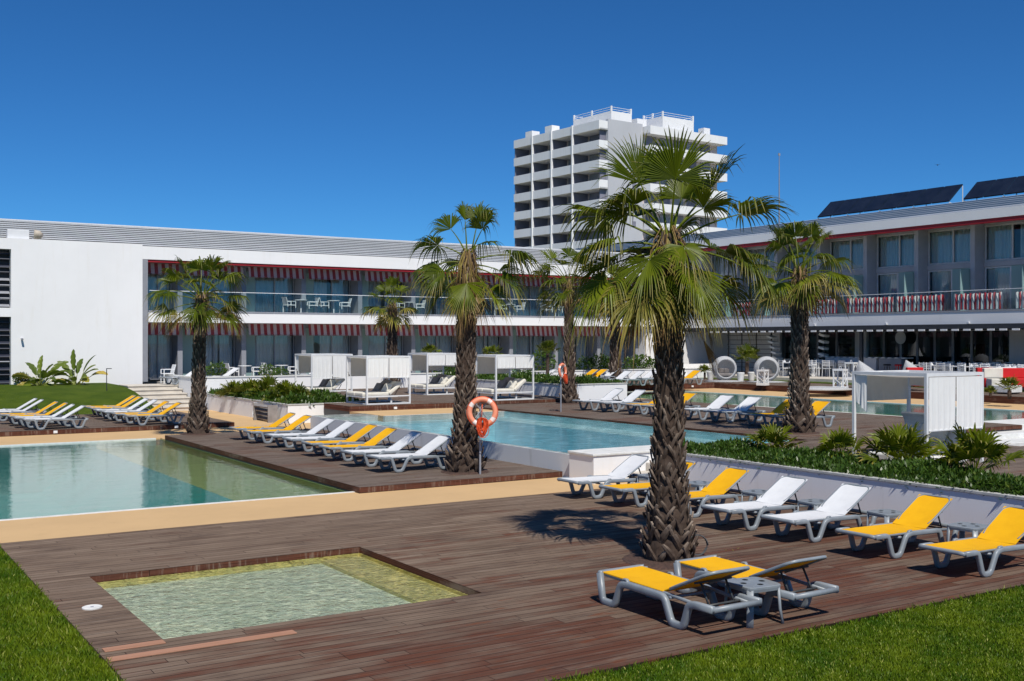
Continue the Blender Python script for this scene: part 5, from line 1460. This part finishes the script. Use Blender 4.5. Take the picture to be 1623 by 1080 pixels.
for k in range(nf):
    zt = ZT - FH*k; zb = zt-1.35
    for j in range(4):
        m = MB(); s0, s1 = bayL[j]+.06, bayL[j+1]-.06
        q_ = -1.55 if j != 0 else -1.55
        tb(m, s0,s1,q_,q_+.14,zb,zt); tb(m, s0,s0+.14,q_+.14,.2,zb,zt); tb(m, s1-.14,s1,q_+.14,.2,zb,zt); tb(m, s0,s1,q_+.14,1.6,zb,zb+.22)
        m.build('balcony', M['towermain'], TW)
        # recess: window wall with door, dark partition
        if k < nf:
            z0_, z1_ = zb-1.68, zb
            d_ = MB(); tb(d_, s0+.5,s0+2.6,1.45,1.59,z0_,z0_+2.4); tb(d_, s0+3.2,s1-.6,1.45,1.59,z0_+.4,z0_+2.3); w3 = d_.build('balcony_window', M['frame'] if (k*4+j) % 3 else M['towerdark'], TW)
    # right face
    m = MB(); tb(m, -1.9,-1.76,7.6,RRr+.4,zb,zt-.05); tb(m, -1.76,.0,7.6,7.74,zb,zt-.05); tb(m, -1.76,0,RRr+.26,RRr+.4,zb,zt-.05); tb(m, -1.76,0,7.6,RRr+.4,zb,zb+.2); m.build('balcony', M['towermain'], TW)
    for q0_ in (8.4,11.4,14.4,17.4,20.6):
        d_ = MB(); tb(d_, -.12,-.02,q0_,q0_+2.2,zb-1.65,zb+.6); d_.build('balcony_window', M['towerdark'] if int(q0_*3+k) % 2 else M['frame'], TW)
m = MB()
for s in bayL[1:-1]+[LL-.1]: tb(m, s-.12,s+.12,-1.3,1.6,0,ZT-.3)
tb(m, .30,.45,-.9,1.6,0,ZT-.3)
m.build('fin_walls', M['towerdark'], TW)
m = MB()
for s in bayL[1:-1]: tb(m, s-.13,s+.13,-1.68,-1.35,0,ZT+.1)
m.build('fin_edges', M['towermain'], TW)
m = MB(); tb(m, .3,LL,0,RRr,ZT-1.25,ZT-.9); m.build('roof', M['towermain'], TW)
# roof structures
def railbox(name, s0,s1,q0,q1,z0,z1,z2):
    m = MB(); tb(m, s0,s1,q0,q1,z0,z1); o = m.build(name, M['towermain'], TW)
    m = MB()
    for zz in np.linspace(z1+.3, z2, 2): tb(m, s0,s0+.06,q0,q1,zz-.05,zz); tb(m, s1-.06,s1,q0,q1,zz-.05,zz); tb(m, s0,s1,q0,q0+.06,zz-.049,zz-.001); tb(m, s0,s1,q1-.06,q1,zz-.049,zz-.001)
    for s,q in ((s0,q0),(s0,q1-.2),(s1-.2,q0),(s1-.2,q1-.2),((s0+s1)/2,q0)): tb(m, s-.01,s+.22,q-.01,q+.22,z1-.2,z2+.15)
    m.build('roof_railing', M['towermain'], o)
railbox('roof_house', 1.2,10.5,2.2,6.5,ZT-1.2,ZT+2.1,ZT+2.75)
railbox('roof_tank', -.6,4.0,11.5,18.5,ZT-1.2,ZT+2.1,ZT+2.75)
m = MB(); tb(m, 12.1,13.9,-1.0,.6,ZT-.9,ZT+1.2); m.build('chimney', M['towermain'], TW)
m = MB(); tb(m, 17.4,19.2,-1.0,.6,ZT-.9,ZT+1.1); m.build('chimney', M['towermain'], TW)
m = MB(); tb(m, 1,3.2,7.5,9.5,ZT-.9,ZT+1.5); m.build('chimney', M['towermain'], TW)
m = MB(); tb(m, -.5,.8,21.0,22.4,ZT-.9,ZT+1.3); m.build('chimney', M['towermain'], TW)

# ------------------------------------------------------------------ garden furniture on the right
def ball_chair(loc, label, rz, disc=True):
    t = thing('round_wicker_chair', label, 'chair', loc, rz, 'round white wicker chairs'); R0 = .98; t.scale = (.66,.66,.66)
    # open sphere facing -y
    m = MB(); rs = []; N_ = 28
    for k in range(15):
        a = rad(50)+ (PI-rad(50))*k/14
        rr_ = R0*math.sin(a) if k < 14 else .001
        rs.append([(rr_*math.cos(2*PI*i/N_), -R0*math.cos(a)*.82, 1.02+rr_*math.sin(2*PI*i/N_)) for i in range(N_)])
    m.rings(rs, cap=False);
    m.build('shell', M['wicker'], t, smooth=True)
    m = MB(); n = 36; a = rad(50); m.tube([(R0*.985*math.sin(a)*math.cos(2*PI*k/n)*1.0, -R0*math.cos(a)*.82, 1.02+R0*.985*math.sin(a)*math.sin(2*PI*k/n)) for k in range(n)], .06, 8, side=(0,1,0), closed_loop=True); m.build('rim', M['wicker'], t, smooth=True)
    m = MB(); m.box(-.62,.62,-.5,.45,.44,.66); m.build('seat_cushion', M['taupe'], t, bevel=.05)
    for x in (-.3,.12): MB().obox((x+.05,-.05,.86),(.2,0,0),(0,.06,.02),(0,-.03,.17)).build('pillow', M['taupe'], t, bevel=.03)
    if disc: MB().lathe([(1.55,.0),(1.6,.03),(1.0,.08),(.4,.12),(.001,.12)], 36).build('base_disc', M['wicker'], t, smooth=True)
    return t
f45 = math.atan2(-FX, FY)
ball_chair(dist(1148,56.8,.78), 'left of two round wicker chairs facing the pool, with dark cushions', f45+.05)
ball_chair(dist(1215,55.9,.78), 'right of two round wicker chairs facing the pool, behind a white lantern', f45-.05)
def hood_chair(loc, label, rz):
    t = thing('hooded_wicker_chair', label, 'chair', loc, rz, 'hooded white wicker loungers'); t.scale = (.70,.70,.66)
    m = MB(); rs = []
    for k in range(13):
        u = k/12; y = -.95+1.9*u; w_ = .88*math.sin(PI*min(1,u*.92+.08))**.5; h = .35+1.35*u**.8
        n = 14; rs.append([(w_*math.cos(PI*i/n), y-.3*(math.sin(PI*i/n))*u, .12+h*math.sin(PI*i/n)) for i in range(n+1)])
    rs = rs[4:]
    base = len(m.v); n = 15
    for r_ in rs: m.v.extend(r_)
    for k in range(len(rs)-1):
        for i in range(n-1): q = base+k*n+i; m.f.append((q,q+1,q+n+1,q+n))
    c_ = len(m.v); m.v.append((0,.99,.5)); 
    for i in range(n-1): m.f.append((base+(len(rs)-1)*n+i, base+(len(rs)-1)*n+i+1, c_))
    o = m.build('hood', M['wicker'], t, smooth=True); so = o.modifiers.new('thick','SOLIDIFY'); so.thickness = .05
    MB().box(-.8,.8,-.9,.8,.0,.30).build('base', M['wicker'], t, bevel=.06); MB().box(-.7,.7,-.8,.6,.302,.42).build('seat_cushion', M['taupe'], t, bevel=.04)
    return t
hood_chair(dist(1378,49.0,.78), 'left hooded wicker lounger turned sideways behind the near cabana', f45+1.2)
hood_chair(dist(1452,50.5,.78), 'right hooded wicker lounger behind the near cabana', f45+1.25)
MBx = MB()
def disc(loc, label):
    t = thing('wicker_disc', label, 'platform', loc, 0, 'round woven platforms')
    MB().lathe([(1.35,.0),(1.4,.04),(.9,.10),(.3,.13),(.001,.13)], 36).build('platform', M['wicker'], t, smooth=True)
disc(dist(1300,47.6,.78), 'low round woven platform right of the right hand palm trunk')
def lantern(loc, h, label):
    t = thing('floor_lantern', label, 'lantern', loc, .3, 'white floor lanterns'); w_ = .26*h/1.1; P = M['steel_white']
    m = MB()
    for x in (-w_,w_):
        for y in (-w_,w_): m.box(x-.025,x+.025,y-.025,y+.025,.12,h-.12)
    for s in (-1,1):
        m.tube([(-w_,s*w_,.15),(w_,s*w_,h*.55)], .012, 5); m.tube([(w_,s*w_,.15),(-w_,s*w_,h*.55)], .012, 5); m.tube([(s*w_,-w_,.15),(s*w_,w_,h*.55)], .012, 5)
        m.tube([(-w_,s*w_,h*.55),(0,s*w_,h-.14)], .012, 5); m.tube([(w_,s*w_,h*.55),(0,s*w_,h-.14)], .012, 5)
    m.build('cage', P, t)
    MB().box(-w_-.04,w_+.04,-w_-.04,w_+.04,0,.12).build('base', P, t); MB().box(-w_-.03,w_+.03,-w_-.03,w_+.03,h-.12,h-.04).build('lid', P, t)
    MB().tube([(-.1,0,h-.04),(-.08,0,h+.06),(.08,0,h+.06),(.1,0,h-.04)], .01, 5).build('handle', P, t)
    MB().lathe([(.07,.12),(.07,.34),(.001,.34)], 10).build('candle', M['cream'], t)
lantern(at(1209,611,.78), .78, 'white lattice lantern in front of the right round wicker chair')
lantern(at(1287,602,.78), .90, 'white lattice lantern just right of the right hand palm trunk')
lantern(at(1332,617,.78), .92, 'white lattice lantern left of the near cabana canopy')
lantern(dist(1349,55,.95), .9, 'white lattice lantern farther back, above the left corner of the near cabana')
# cone tent seen on both sides of the near trunk
t = thing('pointed_tent', 'white pointed tent peeking out behind the trunk of the tall near palm', 'tent', dist(1063,60,.95)); m = MB(); n = 20
m.rings([[(1.0*q*math.cos(2*PI*i/n)*(1+.03*(i % 2)), 1.0*q*math.sin(2*PI*i/n)*(1+.03*(i % 2)), z) for i in range(n)] for q, z in ((1,0),(.7,.45),(.42,1.05),(.2,1.6),(.03,2.05))]); m.build('cloth', M['drape'], t)
# planters / parapets on the right
t = thing('garden_wall', 'low white wall left of the round wicker chairs', 'wall', (43.5,49.3,.95)); MB().box(-1.2,3.6,0,.25,0,.55).build('wall', M['white_wall'], t)

# restaurant tables and chairs
def make_rchair():
    t = thing('restaurant_chair', 'chair', 'chair'); P = M['steel_white']
    MB().box(-.21,.21,-.21,.21,.44,.47).build('seat', P, t); m = MB()
    for k in range(4): m.obox((0,.225+.012*k,.60+.085*k),(.20,0,0),(0,.008,0),(0,.004,.024))
    m.box(-.21,-.185,.20,.235,.47,.90).box(.185,.21,.20,.235,.47,.90); m.build('backrest', P, t)
    for x in (-.19,.19):
        for y in (-.19,.2): MB().tube([(x,y,.45),(x*1.12,y*1.15,0)], .013, 5).build('leg', P, t)
    return t
def make_rtable():
    t = thing('restaurant_table', 'table', 'table')
    MB().box(-.7,.7,-.38,.38,.73,.76).build('top', M['steel_white'], t)
    for x in (-.64,.64):
        for y in (-.32,.32): MB().box(x-.025,x+.025,y-.025,y+.025,0,.73).build('leg', M['steel_white'], t)
    return t
RC, RT = make_rchair(), make_rtable()
napkins = M['whitefab']
TBL = [(1248,60,'table left of the right hand palm trunk'),(1290,60,'table right of the right hand palm trunk'),(1316,59.5,'table two right of that palm trunk'),(1342,59,'table left of the white bar'),
       (1470,53.5,'table just right of the dark post'),(1497,53,'table second right of the dark post'),(1532,50.5,'table above the near cabana right post'),(1556,50.3,'table right of the near cabana corner'),
       (1592,48.5,'table near the red sofas'),(1617,48.3,'table cut by the right photo edge'),(1270,64,'table under the roof behind the palm'),(1515,56.5,'table deep under the restaurant roof'),(1575,53.5,'second row table by the restaurant pillar')]
for i, (px, d, wh) in enumerate(TBL):
    p = dist(px, d, ZG)
    o = place(RT, USED, p, PI/2, 'white dining '+wh, 'white restaurant tables')
    sides = ((-.62,-.35,'left near'),(-.62,.35,'left far'),(.62,-.35,'right near'),(.62,.35,'right far'))
    for (dx, dy, sn) in sides:
        place(RC, USED, (p.x+dx,p.y+dy,ZG), (PI/2 if dx < 0 else -PI/2)+random.Random(i*9+int(dy*10)).uniform(-.35,.35), 'white chair, %s side of the %s' % (sn, wh), 'white restaurant chairs')
    rr_ = random.Random(i); 
    for k in range(2):
        m = MB(); m.add([(-.06,-.06,0),(.06,-.06,0),(.06,.06,0),(-.06,.06,0),(0,0,.14)],[(0,1,4),(1,2,4),(2,3,4),(3,0,4),(0,3,2,1)])
        o = m.build('napkin', napkins); o.location = (p.x+(-.15,.15)[k], p.y+(-.35,.35)[k], ZG+.7605); tag(o, 'folded napkin, %s end of the %s' % (('near','far')[k], wh), 'napkin', 'folded napkins on the dining tables')
# bar
t = thing('bar_counter', 'long white bar counter with dashed light top under the restaurant roof', 'bar', (47.2,38.3,ZG)); MB().box(0,.5,0,3.4,0,1.02).build('front', M['grey_wall'], t)
MB().box(0,.5,-1.6,-.2,0,1.02).build('front', M['divider'], t)
m = MB(); y = -1.9
while y < 3.9: m.box(-.12,.6,y,y+.22,1.025,1.07); y += .42
m.build('counter_top', M['whitefab'], t)
def stool(loc, label, col):
    t = thing('bar_stool', label, 'stool', loc, 0, 'bar stools'); MB().lathe([(.18,.66),(.2,.70),(.16,.74),(.001,.74)], 14).build('seat', col, t)
    for k in range(4): a = k*PI/2+.6; MB().tube([(.10*math.cos(a),.10*math.sin(a),.66),(.22*math.cos(a),.22*math.sin(a),0)], .018, 5).build('leg', M['charcoal'] if col is not M['red'] else M['red'], t)
k = .0
for px, lab, c in ((1406,'dark bar stool in front of the white bar',M['charcoal']),(1424,'red bar stool in front of the white bar',M['red'])):
    kk = (px-811.5)/FPX; X_ = 46.7; y = None; d = X_/(FX+kk*RX); stool((X_, d*(FY+kk*RY), ZG), lab, c)
# round white sign on the glass
kk = (1432-811.5)/FPX; d = 49.8/(FX+kk*RX); yv = d*(FY+kk*RY)
t = thing('round_lamp', 'round white disc lamp on a thin stand behind the bar', 'lamp', (49.6,yv,ZG)); m = MB(); m.tube([(0,0,0),(0,0,2.0)], .02, 6); m.build('stand', M['steel_white'], t)
m = MB(); n = 24; m.rings([[( x,.34*math.cos(2*PI*i/n), 2.1+.34*math.sin(2*PI*i/n)) for i in range(n)] for x in (-.06,-.03)]); m.build('disc', M['whitefab'], t)
# sofas on the right
def sofa(px, d, w_, col, label, rz=PI/2, z=.95):
    t = thing('sofa', label, 'sofa', dist(px, d, z), rz, 'lounge seats by the right edge')
    MB().box(-w_/2,w_/2,-.4,.4,.02,.38).build('seat', col, t, bevel=.03); MB().box(-w_/2,w_/2,.28,.5,.38,.80).build('backrest', col, t, bevel=.03)
    for x in (-w_/2+.06,w_/2-.06):
        for y in (-.3,.3): MB().box(x-.03,x+.03,y-.03,y+.03,0,.02).build('foot', M['charcoal'], t)
    return t
sofa(1615,45.5,1.9,M['red'],'red sofa at the right edge of the photo, nearest the lawn',-.55)
sofa(1600,46.8,.9,M['whitefab'],'white armchair left of the red sofa',-.55); sofa(1580,45.4,.8,M['cream'],'cream seat right of the near cabana',-.55)
sofa(1567,45.9,.7,M['red'],'narrow red seat directly right of the near cabana post',-.55); sofa(1455,46.5,.7,M['red'],'small red seat seen under the canopy of the near cabana',-.55)
t = thing('coffee_table', 'low white cube table in front of the red sofa', 'table', dist(1596,43.6,.80)); MB().box(-.4,.4,-.4,.4,.04,.32).build('top', M['coping_white'], t, bevel=.02); MB().box(-.34,.34,-.34,.34,0,.04).build('foot', M['charcoal'], t)
def make_stooltable(loc, label):
    t = thing('tapered_stool', label, 'stool', loc, 0, 'small tapered white stools'); MB().lathe([(.10,0),(.14,.02),(.20,.44),(.19,.46),(.001,.46)], 16).build('body', M['coping_white'], t, smooth=False)
    MB().lathe([(.001,.461),(.17,.461),(.17,.475),(.001,.475)], 16).build('top', M['steel_white'], t)
for px, py, lab in ((1126,603,'tapered white stool left of the left round wicker chair'),(1174,605,'tapered white stool right of the left round wicker chair'),(1191,604,'tapered white stool left of the right round wicker chair'),(1243,601,'tapered white stool by the right hand palm trunk')):
    make_stooltable(at(px,py,.78), lab)
